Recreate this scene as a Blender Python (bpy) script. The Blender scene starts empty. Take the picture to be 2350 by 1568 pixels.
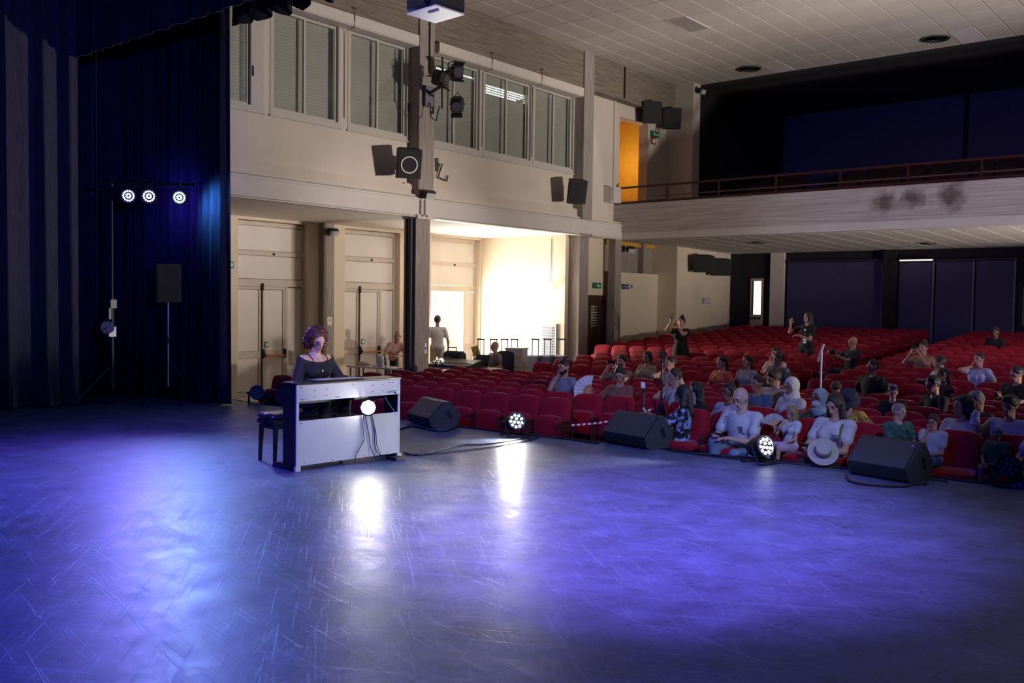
import bpy, bmesh, math, random
import numpy as np
from mathutils import Vector, Matrix
random.seed(7); rng = np.random.default_rng(7)
SC = bpy.context.scene
COL = SC.collection
PI = math.pi
# ------------------------------------------------------------------ camera
yaw, pitch, roll, FPX = 0.695966, -0.0410564, 0.0138221, 2136.77
def _cam():
    cy, sy = math.cos(yaw), math.sin(yaw)
    f = Vector((-sy*math.cos(pitch), cy*math.cos(pitch), math.sin(pitch)))
    r = Vector((cy, sy, 0)); u = r.cross(f)
    c, s = math.cos(roll), math.sin(roll)
    return (r*c+u*s), (u*c-r*s), f
CR, CU, CF = _cam()
EYE = Vector((0, 0, 1.75))
cam = bpy.data.cameras.new('camera'); camo = bpy.data.objects.new('camera', cam); COL.objects.link(camo)
m = Matrix((CR, CU, -CF)).transposed().to_4x4(); m.translation = EYE
camo.matrix_world = m
cam.sensor_width = 36.0; cam.lens = FPX/2350*36; cam.clip_end = 200
cam.dof.use_dof = True; cam.dof.focus_distance = 10.5; cam.dof.aperture_fstop = 2.8
SC.camera = camo
# ------------------------------------------------------------------ world, view
world = bpy.data.worlds.new('world'); SC.world = world; world.use_nodes = True
bg = world.node_tree.nodes['Background']; bg.inputs[0].default_value = (0.93, 1.0, 0.97, 1); bg.inputs[1].default_value = 3.0
vs = SC.view_settings; vs.view_transform = 'Standard'; vs.look = 'None'; vs.exposure = 0.0; vs.gamma = 1.0; vs.use_curve_mapping = False
SC.cycles.max_bounces = 6; SC.cycles.diffuse_bounces = 4; SC.cycles.glossy_bounces = 3; SC.cycles.transparent_max_bounces = 8
SC.cycles.sample_clamp_indirect = 4.0; SC.cycles.caustics_reflective = False; SC.cycles.caustics_refractive = False
# ------------------------------------------------------------------ large lights
def aim(o, tgt):
    d = Vector(tgt)-o.location; o.rotation_euler = d.to_track_quat('-Z', 'Y').to_euler()
def area(name, loc, tgt, sx, sy, power, col, spread=180):
    l = bpy.data.lights.new(name, 'AREA'); l.shape = 'RECTANGLE'; l.size = sx; l.size_y = sy; l.energy = power; l.color = col; l.spread = math.radians(spread)
    o = bpy.data.objects.new(name, l); COL.objects.link(o); o.location = loc; aim(o, tgt); return o
def spot(name, loc, tgt, power, col, ang=40, blend=.6, r=.09):
    l = bpy.data.lights.new(name, 'SPOT'); l.energy = power; l.color = col; l.spot_size = math.radians(ang); l.spot_blend = blend; l.shadow_soft_size = r
    o = bpy.data.objects.new(name, l); COL.objects.link(o); o.location = loc; aim(o, tgt); o.visible_camera = False; return o
# house flood on the right-hand side of the hall (out of frame), washing the left wall, ceiling and balcony front
for n_, ty in enumerate((8.5, 16.0, 24.0)):
    spot('house_flood_%d' % n_, (9.2, 17.0, .75), (-14.0, ty, 7.6), 5900, (1.0, .90, .81), 40, .75, .28)
spot('door_wall_fill', (9.2, 16.4, .8), (-17.5, 13.2, 1.7), 5200, (1.0, .86, .78), 19, .7, .2)  # added unseen spot that lifts the door wall
spot('ceiling_fill', (5.5, 14.5, .4), (-5.5, 17.2, 9.6), 2600, (1.0, .91, .84), 56, .8, .25)  # extra unseen spot, added because the ceiling needed more light
spot('soffit_fill', (0.8, 22.6, .6), (-5.5, 24.0, 4.4), 1150, (1.0, .90, .80), 58, .8, .12)  # invented spot out of frame, added to light the balcony underside
area('right_side_fill', (9.3, 19.6, .9), (-6, 15.5, 1.4), 1.4, 2.1, 90, (1.0, .82, .64))  # added warm fill on the audience; no exit opening is built
# daylight coming in through the open door on the left
area('open_door_daylight', (-17.95, 18.4, .9), (-10.0, 17.2, 1.6), 1.5, 2.4, 680, (1.0, .95, .86))
# stage colour washes from lighting bars above and beside the stage, plus added fills
spot('violet_wash', (-3.0, 2.0, 8.0), (-3.9, 6.3, 0), 11500, (.32, .19, 1.0), 36, 1.0, .12)
spot('blue_wash', (2.4, 6.4, 5.4), (-5.6, 7.9, 0), 1700, (.24, .44, 1.0), 44, 1.0, .12)
spot('deep_blue_wash', (-5.5, -2.0, 6.8), (-6.5, 3.6, 0), 2900, (.015, .06, 1.0), 84, 1.0, .15)
spot('violet_left_wash', (-7.0, -1.0, 6.8), (-9.6, 4.8, 0), 3400, (.20, .12, 1.0), 38, 1.0, .15)
spot('front_row_fill', (1.5, 3.0, 5.2), (-4.9, 10.4, .5), 1200, (.70, .74, 1.0), 27, 1.0, .12)  # fill added to brighten the front row, not a known stage lamp
spot('left_seat_fill', (-3.0, 1.0, 7.0), (-9.6, 11.4, .2), 800, (1.0, .80, .86), 24, 1.0, .12)  # white fill added to lift the left seat block
spot('wing_wash', (3.0, 0.5, 3.2), (-15.2, 6.3, 4.0), 2600, (.12, .13, 1.0), 26, .9, .15)
spot('piano_special', (-1.2, 3.6, 5.2), (-8.25, 6.6, 1.05), 1300, (1.0, .86, .90), 11, .8, .08)
spot('rear_violet_wash', (1.5, 5.0, 3.0), (-7.5, 28, 4.2), 2200, (.14, .14, .85), 36, .8, .15)

# ------------------------------------------------------------------ pixel helpers (frame 2350 x 1568): where a line of sight meets a real plane
def ray(x, y): return CF + CR*((x-1175)/FPX) - CU*((y-784)/FPX)
def onX(x, y, X): d = ray(x, y); return EYE + d*(X/d.x)
def onY(x, y, Y): d = ray(x, y); return EYE + d*(Y/d.y)
def onZ(x, y, z): d = ray(x, y); return EYE + d*((z-EYE.z)/d.z)
# ------------------------------------------------------------------ materials
MATS = {}
def mk(name, rgb, rough=.6, metal=0.0, var=.08, scale=6.0, bump=0.0, bscale=60.0, emit=0.0, ecol=None, sheen=0.0, spec=.5, stretch=(1, 1, 1), coat=0.0):
    if name in MATS: return MATS[name]
    M = bpy.data.materials.new(name); M.use_nodes = True; nt = M.node_tree; b = nt.nodes['Principled BSDF']
    b.inputs['Roughness'].default_value = rough; b.inputs['Metallic'].default_value = metal
    b.inputs['Specular IOR Level'].default_value = spec
    if sheen: b.inputs['Sheen Weight'].default_value = sheen; b.inputs['Sheen Roughness'].default_value = .35
    if coat: b.inputs['Coat Weight'].default_value = coat
    tc = nt.nodes.new('ShaderNodeTexCoord'); mp = nt.nodes.new('ShaderNodeMapping'); mp.inputs['Scale'].default_value = stretch
    nt.links.new(tc.outputs['Object'], mp.inputs['Vector'])
    n = nt.nodes.new('ShaderNodeTexNoise'); n.inputs['Scale'].default_value = scale; n.inputs['Detail'].default_value = 5
    nt.links.new(mp.outputs[0], n.inputs['Vector'])
    r = nt.nodes.new('ShaderNodeValToRGB'); nt.links.new(n.outputs['Fac'], r.inputs['Fac'])
    r.color_ramp.elements[0].position = .3; r.color_ramp.elements[1].position = .7
    r.color_ramp.elements[0].color = (*[max(0, c*(1-var)) for c in rgb], 1); r.color_ramp.elements[1].color = (*[min(1, c*(1+var)) for c in rgb], 1)
    nt.links.new(r.outputs['Color'], b.inputs['Base Color'])
    if bump:
        n2 = nt.nodes.new('ShaderNodeTexNoise'); n2.inputs['Scale'].default_value = bscale; n2.inputs['Detail'].default_value = 4
        nt.links.new(mp.outputs[0], n2.inputs['Vector'])
        bp = nt.nodes.new('ShaderNodeBump'); bp.inputs['Strength'].default_value = bump; bp.inputs['Distance'].default_value = .02
        nt.links.new(n2.outputs['Fac'], bp.inputs['Height']); nt.links.new(bp.outputs['Normal'], b.inputs['Normal'])
    if emit:
        b.inputs['Emission Color'].default_value = (*(ecol or rgb), 1); b.inputs['Emission Strength'].default_value = emit
    MATS[name] = M
    return M
def nodes_of(M): return M.node_tree, M.node_tree.nodes, M.node_tree.links, M.node_tree.nodes['Principled BSDF']
plaster = mk('cream_plaster', (.60, .53, .46), .85, var=.05, scale=1.2, bump=.08, bscale=90)
plaster_w = mk('warm_plaster', (.70, .60, .46), .85, var=.05, scale=1.2, bump=.08, bscale=90)
white_trim = mk('white_trim_paint', (.62, .57, .53), .6, var=.04, scale=2)
conc_v = mk('column_concrete', (.30, .26, .235), .85, var=.28, scale=5, bump=.25, bscale=40, stretch=(6, 6, .35))
conc_h = mk('beam_concrete', (.205, .168, .135), .9, var=.42, scale=5, bump=.5, bscale=24, stretch=(1, .25, 9))
conc_p = mk('parapet_concrete', (.46, .41, .39), .9, var=.25, scale=4, bump=.2, bscale=24, stretch=(.25, 1, 8))
alu = mk('window_aluminium', (.50, .47, .43), .4, metal=.0, var=.04)
shutter_m = mk('grey_roller_shutter', (.38, .365, .335), .6, var=.06, scale=3)
door_panel_m = mk('door_panel', (.72, .67, .61), .5, var=.04, scale=2)
door_frame_m = mk('door_aluminium', (.58, .51, .43), .45, var=.05)
black_m = mk('black_plastic', (.012, .012, .014), .45, var=.2)
black_cab = mk('black_textured_cabinet', (.016, .016, .018), .65, var=.3, bump=.3, bscale=300)
rubber = mk('black_rubber', (.008, .008, .009), .55, var=.2)
dark_metal = mk('dark_metal', (.05, .05, .055), .4, metal=.7, var=.2)
chrome = mk('chrome', (.75, .75, .78), .18, metal=1.0, var=.05)
wood_dark = mk('dark_wood', (.055, .028, .014), .45, var=.35, scale=8, stretch=(8, 8, 1))
rail_m = mk('oxblood_rail_paint', (.045, .008, .008), .35, var=.15)
dark_wall = mk('dark_painted_wall', (.012, .011, .013), .85, var=.25)
navy_panel = mk('blind_fabric_navy', (.055, .052, .105), .7, var=.12, scale=2)
tile_m = mk('ceiling_tile', (.60, .545, .505), .9, var=.06, scale=1.5, bump=.1, bscale=120)
tile_shaded = mk('shaded_ceiling_tile', (.035, .033, .033), .9, var=.1)  # shade behind the balcony parapet put into the tile colour
grid_m = mk('ceiling_grid', (.05, .045, .04), .8, var=.1)
velvet = mk('red_seat_velvet', (.31, .005, .020), .75, var=.16, scale=14, bump=.15, bscale=220, sheen=.35, spec=.25)
seat_shell = mk('seat_shell_dark_red', (.10, .006, .012), .6, var=.2)
navy_cloth = mk('navy_curtain_velvet', (.020, .020, .050), .85, var=.25, scale=9, bump=.2, bscale=160, sheen=.25, stretch=(3, 3, .4), spec=.2)
grey_cloth = mk('charcoal_curtain_velvet', (.060, .060, .078), .85, var=.25, scale=9, bump=.2, bscale=160, sheen=.3, stretch=(3, 3, .4), spec=.2)
house_floor_m = mk('dark_house_floor', (.045, .03, .03), .6, var=.25, scale=3)
# stage floor: worn grey vinyl, scuffed and scratched
stage_m = mk('worn_stage_vinyl', (.085, .112, .190), .33, var=.22, scale=2.2, spec=.30)
nt, N, L, B = nodes_of(stage_m)
tc = N.new('ShaderNodeTexCoord')
def scr(rot, sc):
    mp = N.new('ShaderNodeMapping'); mp.vector_type = 'TEXTURE'; mp.inputs['Rotation'].default_value = (0, 0, rot); mp.inputs['Scale'].default_value = tuple(1/c for c in sc)
    L.new(tc.outputs['Object'], mp.inputs['Vector'])
    n = N.new('ShaderNodeTexNoise'); n.inputs['Scale'].default_value = 1.0; n.inputs['Detail'].default_value = 3; n.inputs['Distortion'].default_value = 1.2; L.new(mp.outputs[0], n.inputs['Vector'])
    r = N.new('ShaderNodeValToRGB'); r.color_ramp.elements[0].position = .61; r.color_ramp.elements[1].position = .68
    L.new(n.outputs['Fac'], r.inputs['Fac']); return r.outputs['Color']
s1 = scr(.5, (.9, 34, 1)); s2 = scr(-.7, (1.2, 42, 1)); s3 = scr(2.2, (2.5, 26, 1)); s4 = scr(-.2, (1.0, 30, 1)); s5 = scr(1.3, (5, 38, 1))
def mix(mode, a, b, f):
    mx = N.new('ShaderNodeMixRGB'); mx.blend_type = mode
    for sck, v in zip(mx.inputs, (f, a, b)):
        if hasattr(v, 'is_linked'): L.new(v, sck)
        else: sck.default_value = v if isinstance(v, float) else (*v, 1)
    return mx.outputs[0]
ad = mix('ADD', s1, s2, 1.0); ad = mix('ADD', ad, s3, .6)
base = B.inputs['Base Color'].links[0].from_socket
ad = mix('ADD', ad, s4, 1.0)
mp = N.new('ShaderNodeMapping'); mp.vector_type = 'TEXTURE'; mp.inputs['Rotation'].default_value = (0, 0, .70); mp.inputs['Scale'].default_value = (.4, .25, 1); L.new(tc.outputs['Object'], mp.inputs['Vector'])
sn = N.new('ShaderNodeTexNoise'); sn.inputs['Scale'].default_value = 1.0; sn.inputs['Detail'].default_value = 10; sn.inputs['Roughness'].default_value = .68; L.new(mp.outputs[0], sn.inputs['Vector'])
sr = N.new('ShaderNodeMapRange'); sr.inputs['From Min'].default_value = .3; sr.inputs['From Max'].default_value = .7; sr.inputs['To Min'].default_value = .70; sr.inputs['To Max'].default_value = 1.22; L.new(sn.outputs['Fac'], sr.inputs['Value'])
base = mix('MULTIPLY', base, sr.outputs[0], 1.0); base = mix('MULTIPLY', base, mix('SUBTRACT', (1, 1, 1), mix('MULTIPLY', s5, (.45, .45, .45), 1.0), 1.0), 1.0)
L.new(mix('ADD', base, mix('MULTIPLY', ad, (.05, .052, .06), 1.0), 1.0), B.inputs['Base Color'])
nr = N.new('ShaderNodeTexNoise'); nr.inputs['Scale'].default_value = 3.2; nr.inputs['Detail'].default_value = 12; nr.inputs['Roughness'].default_value = .72; L.new(tc.outputs['Object'], nr.inputs['Vector'])
mr = N.new('ShaderNodeMapRange'); mr.inputs['From Min'].default_value = .3; mr.inputs['From Max'].default_value = .7; mr.inputs['To Min'].default_value = .34; mr.inputs['To Max'].default_value = .50
L.new(nr.outputs['Fac'], mr.inputs['Value']); L.new(mr.outputs[0], B.inputs['Roughness'])
bp = N.new('ShaderNodeBump'); bp.inputs['Strength'].default_value = .35; bp.inputs['Distance'].default_value = .006
L.new(mix('ADD', nr.outputs['Fac'], mix('MULTIPLY', ad, (.25, .25, .25), 1.0), 1.0), bp.inputs['Height']); L.new(bp.outputs['Normal'], B.inputs['Normal'])
# dark stains with their own outline on the balcony front
nt, N, L, B = nodes_of(conc_p)
base = B.inputs['Base Color'].links[0].from_socket
tc = N.new('ShaderNodeTexCoord'); nz = N.new('ShaderNodeTexNoise'); nz.inputs['Scale'].default_value = 5; nz.inputs['Detail'].default_value = 4; L.new(tc.outputs['Object'], nz.inputs['Vector'])
cur = base
for (cx, cz, sx, sz) in ((-7.15, 4.15, .30, .28), (-6.55, 4.20, .28, .24), (-5.72, 4.20, .30, .34)):
    mp = N.new('ShaderNodeMapping'); mp.inputs['Location'].default_value = (-cx/sx, 0, -cz/sz); mp.inputs['Scale'].default_value = (1/sx, 0, 1/sz)
    L.new(tc.outputs['Object'], mp.inputs['Vector'])
    ln = N.new('ShaderNodeVectorMath'); ln.operation = 'LENGTH'; L.new(mp.outputs[0], ln.inputs[0])
    sub = N.new('ShaderNodeMath'); sub.operation = 'ADD'; L.new(ln.outputs['Value'], sub.inputs[0])
    mm = N.new('ShaderNodeMath'); mm.operation = 'MULTIPLY'; mm.inputs[1].default_value = 1.6; L.new(nz.outputs['Fac'], mm.inputs[0]); L.new(mm.outputs[0], sub.inputs[1])
    rp = N.new('ShaderNodeValToRGB'); rp.color_ramp.elements[0].position = .55; rp.color_ramp.elements[0].color = (.32, .27, .25, 1); rp.color_ramp.elements[1].position = 1.0; rp.color_ramp.elements[1].color = (1, 1, 1, 1)
    mr = N.new('ShaderNodeMapRange'); mr.inputs['From Max'].default_value = 2.0; L.new(sub.outputs[0], mr.inputs['Value']); L.new(mr.outputs[0], rp.inputs['Fac'])
    cur = mix('MULTIPLY', cur, rp.outputs['Color'], 1.0)
L.new(cur, B.inputs['Base Color'])
# window glass: mostly see-through, glossy
glass_m = bpy.data.materials.new('window_glass'); glass_m.use_nodes = True
nt = glass_m.node_tree; N = nt.nodes; L = nt.links; N.remove(N['Principled BSDF'])
tr = N.new('ShaderNodeBsdfTransparent'); tr.inputs[0].default_value = (.95, .96, .95, 1); gl = N.new('ShaderNodeBsdfGlossy'); gl.inputs['Roughness'].default_value = .03
lw = N.new('ShaderNodeLayerWeight'); lw.inputs['Blend'].default_value = .35; pw = N.new('ShaderNodeMath'); pw.operation = 'POWER'; pw.inputs[1].default_value = 4.0; L.new(lw.outputs['Facing'], pw.inputs[0])
fr = N.new('ShaderNodeMath'); fr.operation = 'MULTIPLY_ADD'; fr.inputs[1].default_value = .5; fr.inputs[2].default_value = .05; L.new(pw.outputs[0], fr.inputs[0]); ms = N.new('ShaderNodeMixShader')
L.new(fr.outputs[0], ms.inputs[0]); L.new(tr.outputs[0], ms.inputs[1]); L.new(gl.outputs[0], ms.inputs[2]); L.new(ms.outputs[0], N['Material Output'].inputs['Surface'])
# ------------------------------------------------------------------ mesh builder
class MB:
    def __init__(s): s.v = []; s.f = []; s.mi = []
    def add(s, vs, fs, mi=0):
        o = len(s.v); s.v += [tuple(v) for v in vs]; s.f += [tuple(i+o for i in f) for f in fs]; s.mi += [mi]*len(fs); return s
    def box(s, c, d, rot=None, mi=0, bev=0.0):
        hx, hy, hz = d[0]/2, d[1]/2, d[2]/2
        if bev and min(hx, hy, hz) > bev:
            b = bev; P = []
            for sx in (-1, 1):
                for sy in (-1, 1):
                    for sz in (-1, 1):
                        P += [(sx*hx, sy*(hy-b), sz*(hz-b)), (sx*(hx-b), sy*hy, sz*(hz-b)), (sx*(hx-b), sy*(hy-b), sz*hz)]
            bm = bmesh.new(); [bm.verts.new(p) for p in P]; bmesh.ops.convex_hull(bm, input=bm.verts)
            bm.verts.index_update(); vs = [v.co.copy() for v in bm.verts]; fs = [[v.index for v in f.verts] for f in bm.faces]; bm.free()
        else:
            vs = [Vector((sx*hx, sy*hy, sz*hz)) for sx in (-1, 1) for sy in (-1, 1) for sz in (-1, 1)]
            fs = [(0, 1, 3, 2), (4, 6, 7, 5), (0, 4, 5, 1), (2, 3, 7, 6), (0, 2, 6, 4), (1, 5, 7, 3)]
        if rot is not None: vs = [rot @ v for v in vs]
        c = Vector(c); return s.add([v+c for v in vs], fs, mi)
    def b2(s, lo, hi, mi=0, bev=0.0):
        return s.box([(a+b)/2 for a, b in zip(lo, hi)], [abs(b-a) for a, b in zip(lo, hi)], None, mi, bev)
    def cyl(s, p0, p1, r0, r1=None, n=12, mi=0, caps=True):
        r1 = r0 if r1 is None else r1; p0 = Vector(p0); p1 = Vector(p1); d = (p1-p0).normalized()
        a = d.orthogonal().normalized(); b = d.cross(a)
        vs = [p0+(a*math.cos(t)+b*math.sin(t))*r0 for t in (2*PI*i/n for i in range(n))]+[p1+(a*math.cos(t)+b*math.sin(t))*r1 for t in (2*PI*i/n for i in range(n))]
        fs = [(i, (i+1) % n, n+(i+1) % n, n+i) for i in range(n)]
        if caps: fs += [tuple(range(n))[::-1], tuple(range(n, 2*n))]
        return s.add(vs, fs, mi)
    def tube(s, pts, r, n=6, mi=0, taper=None):
        pts = [Vector(p) for p in pts]; vs = []; fs = []; k = len(pts); up = None
        for i, p in enumerate(pts):
            d = (pts[min(i+1, k-1)]-pts[max(i-1, 0)]).normalized()
            if up is None: up = d.orthogonal().normalized()
            a = (up-d*up.dot(d)); a = a.normalized() if a.length > 1e-6 else d.orthogonal().normalized(); up = a; b = d.cross(a)
            rr = (r[i] if isinstance(r, (list, tuple)) else r)
            vs += [p+(a*math.cos(2*PI*j/n)+b*math.sin(2*PI*j/n))*rr for j in range(n)]
        for i in range(k-1):
            for j in range(n): fs.append((i*n+j, i*n+(j+1) % n, (i+1)*n+(j+1) % n, (i+1)*n+j))
        fs += [tuple(range(n))[::-1], tuple((k-1)*n+j for j in range(n))]
        return s.add(vs, fs, mi)
    def prism(s, poly, a0, a1, axis='x', mi=0):
        def P(u, v, w): return {'x': (w, u, v), 'y': (u, w, v), 'z': (u, v, w)}[axis]
        n = len(poly); vs = [P(u, v, a0) for u, v in poly]+[P(u, v, a1) for u, v in poly]
        fs = [(i, (i+1) % n, n+(i+1) % n, n+i) for i in range(n)]+[tuple(range(n))[::-1], tuple(range(n, 2*n))]
        return s.add(vs, fs, mi)
    def lathe(s, prof, c=(0, 0, 0), M=None, n=20, mi=0, caps=True):
        c = Vector(c); M = M or Matrix.Identity(3); vs = []; fs = []; k = len(prof)
        for (r, z) in prof: vs += [c+M @ Vector((r*math.cos(2*PI*j/n), r*math.sin(2*PI*j/n), z)) for j in range(n)]
        for i in range(k-1):
            for j in range(n): fs.append((i*n+j, i*n+(j+1) % n, (i+1)*n+(j+1) % n, (i+1)*n+j))
        if caps: fs += [tuple(range(n))[::-1], tuple((k-1)*n+j for j in range(n))]
        return s.add(vs, fs, mi)
    def ell(s, c, r, M=None, n=10, k=7, mi=0):
        prof = [(max(1e-4, math.sin(PI*i/k)), -math.cos(PI*i/k)) for i in range(k+1)]
        M = (M or Matrix.Identity(3)) @ Matrix.Diagonal(Vector(r)); return s.lathe(prof, c, M, n, mi)
    def mesh(s, name, mats, smooth=False):
        me = bpy.data.meshes.new(name); me.from_pydata(s.v, [], s.f)
        for M in (mats if isinstance(mats, (list, tuple)) else [mats]): me.materials.append(M)
        if any(s.mi): me.polygons.foreach_set('material_index', s.mi)
        bm = bmesh.new(); bm.from_mesh(me); bmesh.ops.recalc_face_normals(bm, faces=bm.faces); bm.to_mesh(me); bm.free()
        if smooth:
            me.polygons.foreach_set('use_smooth', [True]*len(me.polygons)); me.set_sharp_from_angle(angle=math.radians(42))
        me.update(); return me
    def build(s, name, mats, parent=None, smooth=False):
        return link(name, s.mesh(name, mats, smooth), parent)
def link(name, me, parent=None):
    o = bpy.data.objects.new(name, me); COL.objects.link(o)
    if parent is not None: o.parent = parent
    return o
def tag(o, label=None, cat=None, group=None, kind=None):
    if label: o['label'] = label
    if cat: o['category'] = cat
    if group: o['group'] = group
    if kind: o['kind'] = kind
    return o
def thing(name, label, cat, loc=(0, 0, 0), rz=0, group=None):
    o = bpy.data.objects.new(name, None); COL.objects.link(o); o.location = loc; o.rotation_euler = (0, 0, rz); o.empty_display_size = .1
    return tag(o, label, cat, group)
def struct(o): o['kind'] = 'structure'; return o
def copy_tree(o, parent=None):
    c = o.copy(); COL.objects.link(c)
    if parent is not None: c.parent = parent
    for ch in o.children: copy_tree(ch, c)
    return c
def cells(y0, y1, z0, z1, holes):
    ys = sorted({y0, y1, *[h[0] for h in holes], *[h[1] for h in holes]}); zs = sorted({z0, z1, *[h[2] for h in holes], *[h[3] for h in holes]})
    for a, b in zip(ys, ys[1:]):
        if a < y0-1e-6 or b > y1+1e-6: continue
        run = None
        for c, d in zip(zs, zs[1:]):
            if c < z0-1e-6 or d > z1+1e-6: continue
            m = ((a+b)/2, (c+d)/2); inside = any(h[0] < m[0] < h[1] and h[2] < m[1] < h[3] for h in holes)
            if inside:
                if run: yield (a, b, *run)
                run = None
            else: run = (run[0], d) if run else (c, d)
        if run: yield (a, b, *run)
ORD = ['first', 'second', 'third', 'fourth', 'fifth', 'sixth', 'seventh', 'eighth', 'ninth', 'tenth', 'eleventh', 'twelfth', 'thirteenth', 'fourteenth', 'fifteenth', 'sixteenth', 'seventeenth', 'eighteenth', 'nineteenth', 'twentieth', 'twenty-first', 'twenty-second', 'twenty-third', 'twenty-fourth', 'twenty-fifth', 'twenty-sixth', 'twenty-seventh', 'twenty-eighth']
# ================================================================== THE HALL (structure)
ZH = -.41                       # flat part of the house floor
XD, XW, X1, XU = -17.70, -17.48, -14.18, -14.45
ZS, ZC = 3.556, 8.24
YB = 21.59                      # balcony front
def zfloor(Y): return ZH if Y < 15.3 else ZH+.045+.0641*(Y-16.1) if Y > 15.9 else ZH+.032*(Y-15.3)/.6
EDGE = [(-19.5, 9.15), (-13.4, 9.32), (-9.98, 9.507), (-7.62, 9.647), (-5.87, 9.80), (-3.92, 10.119), (-2.0, 10.30), (1.0, 10.40), (9.5, 10.3)]
def edgeY(x):
    for (a, b), (c, d) in zip(EDGE, EDGE[1:]):
        if a <= x <= c: return b+(d-b)*(x-a)/(c-a)
    return 10.
# stage floor
mb = MB(); n = len(EDGE)
poly = [(-19.5, -5.0)]+EDGE+[(9.5, -5.0)]
mb.prism([(x, y) for x, y in poly][::-1], -.45, 0, 'z')
struct(mb.build('stage_floor', stage_m))
mb = MB()
for (a, b), (c, d) in zip(EDGE, EDGE[1:]):
    mb.add([(a, b+.002, -.40), (c, d+.002, -.40), (c, d+.03, -.40), (a, b+.03, -.40), (a, b+.002, .006), (c, d+.002, .006), (c, d+.03, .006), (a, b+.03, .006)],
           [(0, 1, 5, 4), (4, 5, 6, 7), (3, 7, 6, 2), (0, 3, 2, 1), (0, 4, 7, 3), (1, 2, 6, 5)])
struct(mb.build('trim_1', black_m))
# house floor: flat, then a gentle rake
mb = MB(); ys = [8.5, 15.3, 15.9, 31.5]
vs = []
for y in ys: vs += [(-19.5, y, zfloor(y)), (9.8, y, zfloor(y))]
mb.add(vs, [(0, 1, 3, 2), (2, 3, 5, 4), (4, 5, 7, 6)])
struct(mb.build('floor', house_floor_m))
# hidden sides of the hall: right wall, stage back and side walls, stage ceiling
mb = MB(); mb.b2((9.6, 9.0, -.5), (9.8, 31, 8.6)); struct(mb.build('wall_right', plaster))
mb = MB(); mb.b2((9.5, -5.2, -.1), (9.7, 10.4, 9)); mb.b2((-19.7, -5.2, -.1), (9.7, -5.0, 9)); struct(mb.build('wall_stage', dark_wall))
mb = MB(); mb.b2((-19.7, -5.2, -.1), (-19.5, 9.2, 9)); struct(mb.build('wall_stage_left', dark_wall))
mb = MB(); mb.b2((-19.7, -5.2, 9.0), (9.8, 9.4, 9.1)); struct(mb.build('ceiling_stage', dark_wall))
# ---------------- door wall under the side gallery
dY = lambda px, y=650: onX(px, y, XD).y
D1 = (11.66, dY(598), dY(656), dY(695)); D2 = (14.62, dY(822), dY(872), dY(904)); D3 = (17.56, 18.33, dY(1064), dY(1089))
HOLES = [(d[0], d[3], ZH, ZS-.06) for d in (D1, D2, D3)]
DZ0 = onX(540, 655, XD).z
mb = MB()
for a, b, c, d in cells(8.6, 19.74, ZH, ZS+.1, HOLES): mb.b2((XD-.25, a, c), (XW, b, d))
mb.b2((XD-.30, 9.0, ZH), (XD-.25, D3[0], ZS)); mb.b2((XD-.30, D3[0], DZ0), (XD-.25, 19.7, ZS)); mb.b2((XD-.30, D3[2], ZH), (XD-.25, 19.7, DZ0))
mb.b2((-19.5, 8.95, ZH), (X1+.1, 9.05, 9.0), 1); mb.b2((-19.7, 8.3, ZH), (XD-.2, 9.3, 9.0))
struct(mb.build('wall_left', [plaster_w, dark_wall]))
mb = MB(); mb.b2((XD-.2, 9.0, ZS), (X1, YB+.1, ZS+.02)); struct(mb.build('ceiling_gallery', mk('soffit_white', (.78, .72, .66), .85, var=.04)))
DZ = [onX(540, y, XD).z for y in (655, 641, 578, 505)]   # leaf top, transom foot, transom mid rail, top
green = mk('exit_green', (.01, .16, .075), .5, var=.05); white_print = mk('white_print', (.85, .85, .82), .6, var=.02); orange_bar = mk('red_panic_bar', (.55, .09, .03), .4)
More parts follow.
